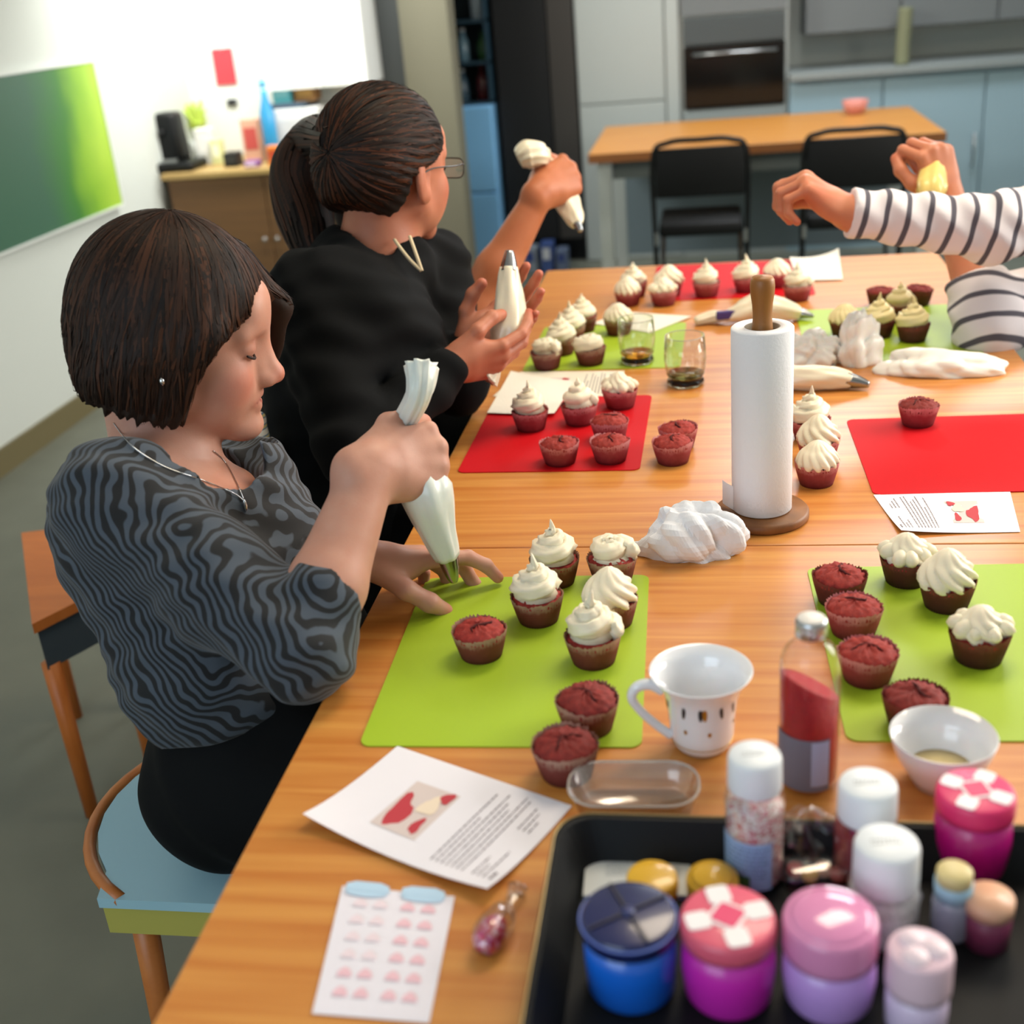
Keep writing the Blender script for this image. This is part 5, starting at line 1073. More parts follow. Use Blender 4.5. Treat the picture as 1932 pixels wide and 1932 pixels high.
def hair_strands(t, name, rayfn, n, m, width=0.0022, segs=12, seed=1, clump=0.0):
    """ribbons lying on the hair volume; rayfn(u, v) -> surface points and normals for arrays u (round the head) and v (crown to tip)"""
    g = np.random.default_rng(seed); V = []; F = []; k = 0
    for i in range(n):
        u0 = g.uniform(0, 1); v0 = g.uniform(0, 0.45); v1 = min(1.0, v0+g.uniform(0.35, 0.75)); vs = np.linspace(v0, v1, segs)
        us = u0+0.012*np.sin(vs*g.uniform(3, 9)+g.uniform(0, 6))+g.normal()*0.004*vs
        p, nrm, ok = rayfn(us % 1.0, vs)
        if ok.sum() < 4: continue
        j = np.nonzero(ok)[0]; br = np.nonzero(np.diff(j) > 1)[0]
        if len(br): j = j[:br[0]+1]
        if len(j) < 4: continue
        p = p[j]+nrm[j]*g.uniform(0.0004, 0.0026); T = np.gradient(p, axis=0); T /= np.linalg.norm(T, axis=1)[:, None]+1e-9
        if np.linalg.norm(np.diff(p, axis=0), axis=1).max() > 0.05: continue
        s = np.cross(T, nrm[j]); s /= np.linalg.norm(s, axis=1)[:, None]+1e-9; w = width*g.uniform(0.6, 1.2)*np.sin(np.linspace(0.35, PI-0.12, len(j)))[:, None]
        V.append(p-s*w); V.append(p+s*w); L = len(j)
        F += [(k+q, k+q+1, k+L+q+1, k+L+q) for q in range(L-1)]; k += 2*L
    if not V: return None
    return link_mesh(name, np.concatenate(V), F, m, t)
def hair_mat(name, dark, mid, light):
    m = bpy.data.materials.new(name); m.use_nodes = True; nb = NB(m); b = nb.b
    ge = nb.n('ShaderNodeNewGeometry'); rp = nb.ramp([(0.0, srgb(dark)), (0.55, srgb(mid)), (1.0, srgb(light))]); nb.l(ge, 'Random Per Island', rp, 0); nb.l(rp, 0, b, 'Base Color')
    b.inputs['Roughness'].default_value = 0.6; b.inputs['Specular IOR Level'].default_value = 0.2; b.inputs['Anisotropic'].default_value = 0.5; return m
def sdf_ray(S, c, R, cut=None, rmin=0.03, rmax=0.24, thmax=2.5, drop=None):
    """star-shaped lookup of an SDF surface from a centre"""
    rs = np.linspace(rmin, rmax, 110)
    def fn(u, v):
        a = u*2*PI; th = 0.02+v*thmax; d = np.stack([np.sin(th)*np.cos(a), np.sin(th)*np.sin(a), np.cos(th)], 1)@R.T
        P = c+d[:, None, :]*rs[None, :, None]; f = S.sample(P.reshape(-1, 3)).reshape(len(u), -1); out = f > 0
        idx = np.where(out.any(1), out.argmax(1), len(rs)-1); i0 = np.maximum(idx-1, 0); q = np.arange(len(u)); f0, f1 = f[q, i0], f[q, idx]
        t = np.clip(f0/(f0-f1+1e-9), 0, 1); r = rs[i0]+(rs[idx]-rs[i0])*t; p = c+d*r[:, None]
        e = 0.003; g = np.stack([S.sample(p+np.eye(3)[k]*e)-S.sample(p-np.eye(3)[k]*e) for k in range(3)], 1); g /= np.linalg.norm(g, axis=1)[:, None]+1e-9
        ok = out.any(1) & (idx > 0)
        if cut is not None: ok &= ~cut(p)
        return p, g, ok
    return fn
UPW = np.array([0, 0, 1.])
# ------------------------------------------------------------------ woman in the zebra top (near left)
def woman_one():
    base = np.array([-0.30, 0.02, 0.46])
    t = thing('person', 'seated woman with brown bob in a zebra striped top squeezing a piping bag', 'person', base)
    skin = skin_mat('skin_fair', '#c4937f')
    hc = D(339, 653, 1.455); fa = math.radians(19); H = Head(hc, (math.cos(fa), math.sin(fa), 0), math.radians(15), 0.0, 1.13)
    yw = math.radians(27); f = nz(cv(math.cos(yw), 0, math.sin(yw))*np.array([1, 1, 0])); s = np.array([f[1], -f[0], 0])     # facing, and towards her right side
    N = D(318, 880, 1.48); Csh = D(345, 1000, 1.475); Wt = D(430, 1225, 1.45); pel = np.array([-0.135, 0.0, 0.565])
    shR, shL = D(222, 946, 1.36), D(440, 945, 1.62)
    elR, wrR = D(572, 1228, 1.27), D(698, 884, 1.335)
    elL, wrL = D(590, 1130, 1.60), D(684, 1056, 1.42)
    # ---- body: head, neck, upper chest, forearms and hands as one mesh
    S = SDF(hc-np.array([.26, .30, .36]), hc+np.array([.22, .26, .16]), 0.0026)
    H.build(S, chin=.006)
    S.cap(H.P(-.035, 0, -.045), N-f*.012, .052, .056, .025); S.cap(H.P(-.012, 0, -.055), N+f*.018+UPW*-.02, .040, .044, .03)
    S.cap(N-UPW*.015, Csh, .058, .112, .03); S.cap(N-UPW*.02, shR, .05, .05, .03); S.cap(N-UPW*.03, shL-UPW*.01, .045, .045, .03)
    S.cap(N+f*.022-UPW*.098+s*.05, N+f*.022-UPW*.098-s*.05, .072, .072, .03)
    S.cap(N-UPW*.05, N+f*.055-s*.035-UPW*.075, .052, .052, .03); S.cap(N-UPW*.04, N+f*.075-UPW*.07, .05, .045, .03)
    S.plane(Csh-UPW*0.03, -UPW); SB = S
    Vh = S.mesh(); Vh = (relax(*Vh, it=1, lam=.4), Vh[1])
    hd = Hand(wrR, cv(.80, .22, -.56), cv(.42, .18, .90), 1, 1.03)
    S2 = SDF(*bounds([elR, wrR, hd.P((.13, 0, 0)), hd.P((.06, .06, -.05))], .065), 0.0018)
    S2.cap(elR, elR+(wrR-elR)*.35, .0395, .040, .01); S2.cap(elR+(wrR-elR)*.35, wrR, .040, .0245, .02); S2.cap(elR+(wrR-elR)*.55+cv(0, 0, -1)*.006, wrR+cv(0, 0, -1)*.004, .03, .0245, .02)
    hd.build(S2, [(72, 92, 48), (74, 95, 50), (76, 96, 52), (78, 96, 55)], [(.016, .022, -.010), (.046, .046, -.014), (.078, .050, -.022), (.104, .044, -.036)], (0.03, 0.0, -0.03, -0.06), 1.06)
    hl = Hand(wrL, cv(.86, .02, -.50), cv(.10, .93, .02), -1, 1.0)
    S3 = SDF(*bounds([elL, wrL, hl.P((.20, 0, 0)), hl.P((.06, .06, -.06)), hl.P((.1, -.06, .03))], .06), 0.0018)
    S3.cap(elL, wrL, .038, .0245, .02)
    hl.build(S3, [(0, 24, 20), (20, 36, 24), (32, 42, 26), (40, 44, 28)], [(.016, .022, -.014), (.036, .046, -.032), (.064, .052, -.048), (.088, .046, -.060)], (0.10, 0.03, -0.05, -0.12))
    body_obj(t, [Vh, S2.mesh(), S3.mesh()], skin, H.tints()+hd.tints()+hl.tints()+[(N+f*.09-UPW*.06, .09, (1, .86, .8))])
    H.face_parts(t, mat('brow_brown', '#4a342a', 0.8), mat('lash_dark', '#2a1d1a', 0.8))
    # ---- zebra top
    mz = bpy.data.materials.new('zebra_knit'); mz.use_nodes = True; nb = NB(mz); b = nb.b
    tc = nb.n('ShaderNodeTexCoord'); no = nb.n('ShaderNodeTexNoise', i_Scale=7.0, i_Detail=2.5); nb.l(tc, 'Object', no, 0)
    no2 = nb.n('ShaderNodeTexNoise', i_Scale=28.0, i_Detail=1.0); nb.l(tc, 'Object', no2, 0)
    sp = nb.n('ShaderNodeSeparateXYZ'); nb.l(tc, 'Object', sp, 0)
    def mth(op, a, bb_=None, c=None):
        n = nb.n('ShaderNodeMath', operation=op)
        for i, v in enumerate((a, bb_, c)):
            if v is None: continue
            if isinstance(v, tuple): nb.l(v[0], v[1], n, i)
            else: n.inputs[i].default_value = v
        return (n, 0)
    ph = mth('ADD', mth('MULTIPLY', (sp, 'X'), 500.0), mth('MULTIPLY', (sp, 'Y'), -240.0)); ph = mth('ADD', ph, mth('MULTIPLY', (sp, 'Z'), 390.0)); ph = mth('ADD', ph, mth('MULTIPLY', (no, 0), 58.0)); ph = mth('ADD', ph, mth('MULTIPLY', (no2, 0), 7.0))
    sn = mth('SINE', ph); rp = nb.ramp([(0.40, srgb('#0b0e12')), (0.60, srgb('#434d59'))]); sn = mth('MULTIPLY_ADD', sn, 0.5, 0.5); nb.l(sn[0], 0, rp, 0); nb.l(rp, 0, b, 'Base Color'); b.inputs['Roughness'].default_value = 0.85; b.inputs['Sheen Weight'].default_value = 0.15
    S = SDF(*bounds([N, Csh, Wt, pel, shR, shL, elR, elL, elR+(wrR-elR)*.5], .21), 0.0042)
    S.cap(N-UPW*.04, Csh, .070, .122, .03)
    for q in (-1, 1):
        S.cap(Csh+s*q*.068+UPW*.03, Wt+s*q*.055, .104, .084, .04); S.cap(Wt+s*q*.055, pel+s*q*.062+UPW*.06, .084, .098, .04)
        S.ell(Csh+f*.085+s*q*.068-UPW*.045, (.068, .07, .07), None, .05)
    S.cap(N-UPW*.012, shR+UPW*.006, .056, .058, .03); S.cap(N-UPW*.012, shL+UPW*.006, .056, .058, .03)
    S.cap(N+f*.03-UPW*.095+s*.05, N+f*.03-UPW*.095-s*.05, .078, .078, .03)
    S.cap(shR, shR+(elR-shR)*.55, .064, .061, .03); S.cap(shR+(elR-shR)*.55, elR, .061, .0535, .02); S.cap(elR, elR+(wrR-elR)*.30, .0535, .0475, .012)
    S.cap(shL, elL, .062, .05, .03); S.cap(elL, elL+(wrL-elL)*.3, .05, .045, .012)
    S.disp(wav(.0022, (60, 30, 80), (22, -30, 18), 2.2)); S.disp(wav(.0016, (-40, 90, 120), (30, 14, -24), 1.6))
    # neckline: a wide scoop dropping to the front
    nu = nz(UPW*.80+f*-.42-s*.16); nf = nz(f-nu*(f@nu)); ns = np.cross(nu, nf); S.ell(N+f*.032+s*.020-UPW*.006, (.108, .098, .078), np.stack([nf, ns, nu], 1), .004, True); S.cap(N-nu*.01, N+nu*.25, .085, .12, .004, True)
    S.cap(H.P(.075, 0, -.086), N+f*.082-UPW*.018, .046, .026, .008, True); S.cap(H.P(.075, .03, -.086), H.P(.06, .05, -.096), .035, .035, .008, True)
    # cuffs and hem
    wv = nz(wrR-elR); S.cap(elR+wv*.125, elR+wv*.30, .0445, .09, .0, True)
    wv2 = nz(wrL-elL); S.cap(elL+wv2*.10, elL+wv2*.30, .05, .10, .0, True)
    hz = ZP(370, 1372, 0.60); hem = np.array([pel[0], pel[1], .668]); S.plane(hem, nz(-UPW+f*.10))
    SW = S; V, Q = S.mesh(); link_mesh('zebra_top', relax(V, Q, 2, .5), Q, mz, t)
    # ---- skirt and legs
    S = SDF(*bounds([pel+UPW*.12, pel-np.array([.02, 0, .02]), pel+f*.48, pel+f*.50-UPW*.5], .17), 0.006)
    for q in (-1, 1):
        h = pel+s*q*.085; kn = pel+f*.40+s*q*.075-UPW*.005
        S.cap(pel+s*q*.065+UPW*.11, h, .092, .108, .05); S.ell(h-f*.045-UPW*.01, (.092, .092, .088), None, .05); S.cap(h, kn, .098, .066, .05); 
    S.disp(wav(.003, (50, 20, 40), (18, -24, 20), 1.8))
    S.plane(pel-UPW*.108, -UPW)
    V, Q = S.mesh(); link_mesh('black_skirt', relax(V, Q, 2, .5), Q, mat('black_cloth', '#090b0d', 0.85, spec=0.2), t)
    mb = MB()
    for q in (-1, 1):
        kn = pel+f*.41+s*q*.075-UPW*.01; an = np.array([kn[0]+.02, kn[1], .08]); mb.add(*sweep(spline([kn, (kn+an)/2-f*.015, an], 5), np.interp(np.linspace(0, 1, 11), [0, .4, 1], [.056, .052, .034]), 16))
    link_mesh('black_leggings', *mb.get(), mat('black_cloth', '#090b0d', 0.85, spec=0.2), t)
    for q in (-1, 1):
        an = pel+f*.43+s*q*.075; mb = MB(); mb.add(*sweep(np.array([(an[0], an[1], .09), (an[0], an[1], .04)]), [.036, .04], 14)); mb.add(*sweep(np.array([np.array([an[0], an[1], .035])-f*.03, np.array([an[0], an[1], .035])+f*.08, np.array([an[0], an[1], .028])+f*.15]), [.034, .036, .02], 14)); link_mesh('shoe', *mb.get(), M_black, t)
    # ---- bob haircut
    hm = hair_mat('hair_brown', '#17100d', '#2b1c14', '#45291a')
    S = SDF(hc-np.array([.2, .2, .22]), hc+np.array([.2, .2, .21]), 0.0035); k = H.sc; P = H.P
    S.ell(P(-.016, 0, .045), np.array((.100, .088, .096))*k, H.R, .01); S.ell(P(-.022, 0, -.010), np.array((.086, .090, .086))*k, H.R, .04)
    for q in (-1, 1): S.cap(P(-.035, q*.066, .0), P(-.028, q*.066, -.082), .033*k, .025*k, .03); S.cap(P(.025, q*.066, .03), P(-.002, q*.072, -.05), .024*k, .017*k, .025)
    S.cap(P(-.070, 0, .0), P(-.062, 0, -.085), .034*k, .022*k, .03); S.cap(P(-.066, .05, -.03), P(-.058, .045, -.09), .03*k, .022*k, .03); S.cap(P(-.066, -.05, -.03), P(-.058, -.045, -.09), .03*k, .022*k, .03)
    S.cap(P(.045, .045, .088), P(.100, .052, .045), .024*k, .015*k, .02); S.cap(P(.100, .052, .045), P(.103, .058, -.015), .015*k, .006*k, .01)
    def cutf(p):
        L = H.loc(p); x, y, z = L[:, 0], L[:, 1], L[:, 2]
        edge = np.interp(z, [-.12, -.06, -.02, .01, .03, .05, .075, .09], [.004, .014, .022, .034, .046, .066, .088, .12])
        near = y < 0.03
        return (near & (x > edge)) | (~near & (x > np.interp(z, [-.1, -.03, .02, .075, .09], [.04, .13, .15, .14, .14]))) 
    ax = [(S.lo[i]+S.h*np.arange(S.n[i])) for i in range(3)]; G = np.stack(np.meshgrid(*ax, indexing='ij'), -1).reshape(-1, 3)
    L = H.loc(G); x, y, z = L[:, 0], L[:, 1], L[:, 2]
    e1 = np.interp(z, [-.12, -.06, -.02, .01, .03, .05, .075, .09], [.004, .014, .022, .034, .046, .066, .088, .12]); e2 = np.interp(z, [-.1, -.03, .02, .075, .09], [.04, .13, .15, .14, .14]); w = np.clip((y-.015)/.03, 0, 1)
    S.F = np.maximum(S.F, ((x-(e1*(1-w)+e2*w))*.8*k).reshape(S.F.shape).astype(np.float32))
    a = np.arctan2(y, x+.03); jag = .003*np.sin(a*31)+.003*np.sin(a*67+1); S.F = np.maximum(S.F, (-(z+.060+jag+.012*np.cos(a))*k).reshape(S.F.shape).astype(np.float32))
    S.F += (.0016*np.sin(a*46+3*np.sin(z*60))*np.clip((.10-z)*12, 0, 1)).reshape(S.F.shape).astype(np.float32)
    V, Q = S.mesh(); SH = S; hb = link_mesh('hair', V, Q, mat('hair_base_brown', '#231710', 0.65, spec=0.25), t)
    fn = sdf_ray(S, P(-.02, 0, .03), H.R, cut=cutf, thmax=2.35); o = hair_strands(t, 'hair_strands', fn, 2600, hm, .0021, 12, 3); o.parent = hb; o['kind'] = 'stuff'
    # ---- jewellery
    M_silver = mat('silver', '#cfd3d6', 0.15, metal=1.0)
    ds = np.linspace(1.15, 1.75, 400)
    def hit(px, py):
        P_ = np.array([D(px, py, d) for d in ds]); fv = np.ones(len(ds))
        for G_ in (SB, SW):
            ok = ((P_ > G_.lo+G_.h*2) & (P_ < G_.lo+G_.h*(G_.n-3))).all(1)
            if ok.any(): fv[ok] = np.minimum(fv[ok], G_.sample(P_[ok]))
        w = np.nonzero(fv < 0)[0]; return P_[max(w[0]-2, 0)] if len(w) else None
    for pl in ([(214, 798), (250, 842), (310, 880), (380, 905), (440, 930), (460, 945)], [(402, 850), (425, 872), (447, 912), (460, 943)]):
        pts = spline(np.array(pl, float), 6); q3 = [hit(*p) for p in pts]; q3 = [p for p in q3 if p is not None]
        if len(q3) > 4: link_mesh('necklace', *sweep(np.array(q3), .0007, 6), M_silver, t)
    pp = hit(462, 952); link_mesh('pendant', *lathe([(0, -.010), (.0022, -.006), (.0026, 0), (.001, .006), (0, .007)], 10, pp), M_silver, t)
    SB = SW = SH; ep = hit(305, 717); link_mesh('earring', *lathe([(0, -.007), (.003, -.004), (.003, .001), (0, .003)], 10, ep), M_silver, t)
    # ring on her third finger
    j = hd.joints[2]; c = j[0]*.35+j[1]*.65; d = nz(j[1]-j[0]); n1 = nz(np.cross(d, UPW)); n2 = np.cross(d, n1)
    link_mesh('ring', *sweep(np.array([c+(n1*math.cos(a)+n2*math.sin(a))*.0098 for a in np.linspace(0, 2*PI, 24, endpoint=False)]), .0016, 8, closed=True), M_silver, t)
    # ---- her piping bag (held: a thing of its own)
    gp = hd.P((.078, .0, -.030)); ax = nz(D(853, 1085, 1.425)-D(797, 700, 1.365))
    tip = D(857, 1098, 1.43); M_bagw = mat('piping_bag_white', '#dfe6df', 0.32, sss=0.1, coat=0.3, bump=0.15, bscale=90)
    top = hd.P((.072, .048, -.030))
    pts = [top, gp, D(803, 925, 1.385), D(820, 985, 1.40), D(845, 1053, 1.42)]
    piping_bag('white piping bag gripped in the fist of the woman in the zebra top', pts, [.014, .018, .031, .0235, .0135], [D(843, 1045, 1.419), D(852, 1080, 1.426), tip], [.0142, .009, .0045], M_bagw, 6, tail=[top-ax*-.004, D(790, 745, 1.355), D(795, 690, 1.36)], gather=[.014, .0135, .0185])
woman_one()
# ---- stool under the near woman
def seat_one():
    t = thing('chair', 'chair with pale blue seat and orange bentwood rim under the near woman', 'chair', (-0.29, 0.01, 0), 'wooden chairs with coloured seats')
    M_seat = mat('seat_blue', '#9cc4d2', 0.5); M_rimw = wood('bentwood_orange', '#b3652c', '#c4783a', 0.4, (20, 20, 20)); M_ply = mat('ply_edge', '#b3ad55', 0.5)
    y0 = -0.185; pts = []
    c = np.array([-0.17, 0.015]); 
    arc = [(-0.08, -0.185), (-0.335, -0.185)]+[(-0.17-0.235*math.cos(a)*(1.0), 0.0+0.205*math.sin(a)) for a in np.linspace(-0.72, PI/2+0.3, 14)]+[(-0.04, 0.19), (-0.03, -0.12)]
    poly = arc[:]; V, F = prism(poly, 0.438, 0.452); link_mesh('seat', V, F, M_seat, t, False)
    V, F = prism([(-0.335, -0.178), (-0.06, -0.178), (-0.06, -0.155), (-0.33, -0.155)], 0.392, 0.437); link_mesh('front_apron', V, F, M_ply, t, False)
    A = np.array([(-0.17-0.246*math.cos(a), 0.0+0.216*math.sin(a), 0.447) for a in np.linspace(-0.98, PI/2+0.35, 22)]); link_mesh('bentwood_rim', *sweep(A, .0085, 10), M_rimw, t)
    for (x, y) in ((-0.30, -0.15), (-0.34, 0.15), (-0.08, -0.15), (-0.08, 0.15)): link_mesh('leg', *sweep(np.array([(x, y, 0.437), (x+(0.02 if x > -.2 else -.02), y*1.1, 0.0)]), [.017, .013], 12), M_rimw, t)
seat_one()
def seat_two():
    q = [ZP(*p, 0.45) for p in ((60, 1178), (215, 1100), (205, 985), (40, 1005))]; b = sum(q)/4
    t = thing('stool', 'low orange wooden stool with dark grey apron behind the near woman at the left', 'stool', (b[0], b[1], 0))
    M_or = wood('chair_orange', '#b5611f', '#c97330', 0.45, (6, 30, 6)); M_gs = mat('apron_dark', '#39434b', 0.6)
    V, F = prism([tuple(x[:2]) for x in q], 0.43, 0.45); link_mesh('seat', V, F, M_or, t, False)
    V, F = prism([tuple((x+(b-x)*.06)[:2]) for x in q], 0.345, 0.43); link_mesh('apron', V, F, M_gs, t, False)
    for x in q: e = x+(b-x)*.14; link_mesh('leg', *sweep(np.array([(e[0], e[1], 0), (e[0], e[1], .35)]), [.014, .018], 10), M_or, t)
seat_two()
# ------------------------------------------------------------------ woman with the ponytail (second from the front)
M_blk = mat('black_jersey', '#07090b', 0.9, spec=0.2, bump=0.08, bscale=260)
def woman_two():
    pel = np.array([-0.26, 0.60, 0.57]); base = np.array([pel[0], pel[1], .46])
    t = thing('person', 'seated woman in black hoodie with dark ponytail and glasses, holding a piping bag upright', 'person', base)
    skin = skin_mat('skin_rosy', '#bd7b60')
    hc = D(736, 330, 1.95); fa = math.radians(64); H = Head(hc, (math.cos(fa), math.sin(fa), 0), math.radians(9), 0.0, 1.12)
    ba = math.radians(20); f = np.array([math.cos(ba), math.sin(ba), 0]); s = np.array([f[1], -f[0], 0])
    N = D(712, 478, 1.97); Csh = D(672, 640, 1.96)
    shR, shL = D(590, 560, 1.85), D(815, 512, 2.12); elR, wrR = D(668, 850, 1.76), D(850, 692, 1.87); elL, wrL = D(860, 720, 2.04), D(882, 662, 1.985)
    S = SDF(hc-np.array([.25, .25, .36]), hc+np.array([.25, .25, .17]), 0.003)
    H.build(S, ears=1.2); S.cap(H.P(-.03, 0, -.05), N, .054, .056, .025); S.cap(H.P(-.005, 0, -.06), N+f*.01, .042, .045, .03); S.cap(N-UPW*.02, shR, .045, .04, .03); S.cap(N, N-UPW*.06, .06, .065, .03); S.plane(N-UPW*.08, -UPW)
    A = S.mesh(); A = (relax(*A, it=1, lam=.4), A[1])
    hd = Hand(wrR, cv(.90, .22, -.34), cv(.36, -.72, .50), 1, 1.0); hl = Hand(wrL, cv(.74, .62, .02), cv(.10, -.12, -1), -1, 1.0)
    S2 = SDF(*bounds([elR+(wrR-elR)*.5, wrR, hd.P((.17, 0, 0)), hd.P((.06, .06, -.06))], .06), 0.002); S2.cap(elR+(wrR-elR)*.5, wrR, .034, .0255, .02)
    hd.build(S2, [(20, 26, 16), (26, 30, 18), (30, 32, 20), (34, 32, 20)], [(.016, .022, -.010), (.048, .047, -.020), (.080, .050, -.040), (.103, .040, -.052)])
    S3 = SDF(*bounds([elL, wrL, hl.P((.18, 0, 0)), hl.P((.06, .06, -.06))], .06), 0.002); S3.cap(elL, wrL, .034, .0255, .02)
    hl.build(S3, [(12, 22, 14), (16, 26, 16), (22, 28, 18), (28, 30, 18)], [(.016, .022, -.010), (.040, .048, -.018), (.066, .060, -.026), (.088, .062, -.034)])
    body_obj(t, [A, S2.mesh(), S3.mesh()], skin, H.tints()+hd.tints()+hl.tints()); H.face_parts(t, mat('brow_brown', '#4a342a', 0.8), mat('lash_dark', '#2a1d1a', 0.8))
    hl.nails(t, M_nail, (0, 1, 2, 3))
    # black hoodie
    S = SDF(*bounds([N, Csh, pel, shR, shL, elR, wrR, elL], .22), 0.0048)
    S.cap(N-UPW*.04, Csh, .085, .13, .03)
    for q in (-1, 1): S.cap(Csh+s*q*.07+UPW*.03, pel+s*q*.08+UPW*.12, .115, .12, .04); S.cap(pel+s*q*.08+UPW*.12, pel+s*q*.09-UPW*.04, .12, .12, .04); S.ell(Csh+f*.075+s*q*.066-UPW*.03, (.07, .07, .075), None, .05)
    S.cap(N-UPW*.02, shR, .066, .068, .03); S.cap(N-UPW*.02, shL, .066, .066, .03); S.cap(N-f*.055+UPW*.01, N-f*.075-UPW*.05, .045, .075, .03)
    S.cap(shR, elR, .070, .056, .03); S.cap(elR, wrR-(wrR-elR)*.10, .056, .040, .015); S.cap(shL, elL, .066, .055, .03); S.cap(elL, wrL-(wrL-elL)*.15, .055, .040, .02)
    S.disp(wav(.003, (50, 30, 60), (20, -26, 16), 2.2)); S.disp(wav(.0018, (-36, 80, 100), (26, 14, -22), 1.6))
    nu = nz(UPW*.8+f*-.42-s*.25); nf = nz(f-nu*(f@nu)); S.cap(N+UPW*.045, N+UPW*.2, .058, .075, .006, True); S.ell(D(708, 448, 1.905), (.036, .036, .040), None, .004, True)
    S.plane(pel-UPW*.06, -UPW)
    V, Q = S.mesh(); link_mesh('black_hoodie', relax(V, Q, 2, .5), Q, M_blk, t)
    # hood cords
    M_cord = mat('cord_cream', '#d8c7a4', 0.8)
    link_mesh('hood_cord', *sweep(spline([D(744, 452, 1.90), D(757, 470, 1.885), D(775, 492, 1.88), D(795, 511, 1.88)], 6), .0028, 8), M_cord, t)
    link_mesh('hood_cord', *sweep(spline([D(773, 446, 1.90), D(781, 468, 1.885), D(788, 488, 1.88), D(796, 511, 1.88)], 6), .0028, 8), M_cord, t)
    # trousers and legs
    S = SDF(*bounds([pel-UPW*.03, pel+f*.46], .17), 0.007)
    for q in (-1, 1): h = pel+s*q*.09; S.ell(h-f*.03, (.12, .12, .105), None, .05); S.cap(h, pel+f*.38+s*q*.08, .09, .066, .05)
    V, Q = S.mesh(); link_mesh('dark_trousers', relax(V, Q, 1, .5), Q, mat('black_cloth', '#090b0d', 0.85, spec=0.2), t)
    for q in (-1, 1):
        kn = pel+f*.39+s*q*.08; link_mesh('trouser_leg', *sweep(spline([kn, kn-UPW*.25, kn-UPW*.5], 5), np.interp(np.linspace(0, 1, 11), [0, 1], [.062, .045]), 14), mat('black_cloth', '#121619', 0.85), t)
    # hair pulled back into a thick ponytail
    hm = hair_mat('hair_dark', '#120d0b', '#24170f', '#4e2a18'); k = H.sc; P = H.P
    S = SDF(hc-np.array([.26, .26, .24]), hc+np.array([.22, .22, .2]), 0.004)
    S.ell(P(-.02, 0, .041), np.array((.103, .083, .086))*k, H.R, .01); S.ell(P(-.045, 0, -.0), np.array((.080, .078, .075))*k, H.R, .03)
    ax = [(S.lo[i]+S.h*np.arange(S.n[i])) for i in range(3)]; G = np.stack(np.meshgrid(*ax, indexing='ij'), -1).reshape(-1, 3); L = H.loc(G); x, y, z = L[:, 0], L[:, 1], L[:, 2]
    def edge(z): return np.interp(z, [-.10, -.07, -.04, -.015, .0, .012, .03, .045, .07, .095, .12], [-.085, -.065, -.048, -.046, -.044, -.008, .03, .050, .070, .088, .12])
    S.F = np.maximum(S.F, ((x-edge(z))*.75*k).reshape(S.F.shape).astype(np.float32)); S.F = np.maximum(S.F, ((-(z+.062+.35*(x+.04)))*.8*k).reshape(S.F.shape).astype(np.float32))
    a = np.arctan2(z-.03, y); S.F += (.0012*np.sin(a*40+2*np.sin(x*50))).reshape(S.F.shape).astype(np.float32)
    V, Q = S.mesh(); hb = link_mesh('hair', V, Q, mat('hair_base_dark', '#17100d', 0.65, spec=0.2), t)
    # strands run from the hairline back to the tie: polar axis points backwards
    Rb = np.stack([H.R[:, 2], H.R[:, 1], -H.R[:, 0]], 1); fn = sdf_ray(S, P(-.02, 0, .03), Rb, cut=lambda p: (lambda L: L[:, 0] > edge(L[:, 2])-.001)(H.loc(p)), thmax=2.2)
    o = hair_strands(t, 'hair_strands', fn, 1500, hm, .002, 10, 5); o.parent = hb; o['kind'] = 'stuff'
    tie = P(-.115, 0, .045); q = [tie, D(598, 268, 2.03), D(568, 330, 2.04), D(574, 400, 2.02), D(592, 462, 1.99), D(606, 500, 1.97)]; sp_ = spline(q, 6)
    pt = link_mesh('ponytail', *sweep(sp_, np.interp(np.linspace(0, 1, len(sp_)), [0, .12, .35, .6, .85, 1], [.022, .036, .050, .047, .034, .008]), 40, lambda q_, A: 1+.05*np.sin(11*A+3*q_)+.03*np.sin(23*A-4*q_)), mat('hair_base_dark', '#17100d', 0.65, spec=0.2), t)
    g = np.random.default_rng(4); V = []; F = []; kk = 0; T, Nn, B = frames(sp_); rr = np.interp(np.linspace(0, 1, len(sp_)), [0, .12, .35, .6, .85, 1], [.022, .036, .050, .047, .034, .008])
    for i in range(420):
        a = g.uniform(0, 2*PI); j0 = g.integers(0, len(sp_)//2); j1 = min(len(sp_), j0+g.integers(8, 18)); j = np.arange(j0, j1); aa = a+.1*np.sin(j*.4+a)
        n_ = np.cos(aa)[:, None]*Nn[j]+np.sin(aa)[:, None]*B[j]; p = sp_[j]+n_*(rr[j]*1.06+.001)[:, None]; sd = np.cross(T[j], n_)*.0018; V += [p-sd, p+sd]; Lj = len(j); F += [(kk+b, kk+b+1, kk+Lj+b+1, kk+Lj+b) for b in range(Lj-1)]; kk += 2*Lj
    o = link_mesh('ponytail_strands', np.concatenate(V), F, hm, t); o.parent = pt; o['kind'] = 'stuff'
    link_mesh('hair_clip', *box(D(637, 345, 1.875), (.012, .006, .018), .4, .002), mat('silver', '#cfd3d6', 0.15, metal=1.0), t, False)
    # glasses
    M_fr = mat('glasses_frame', '#1d1a1a', 0.3); P = H.P
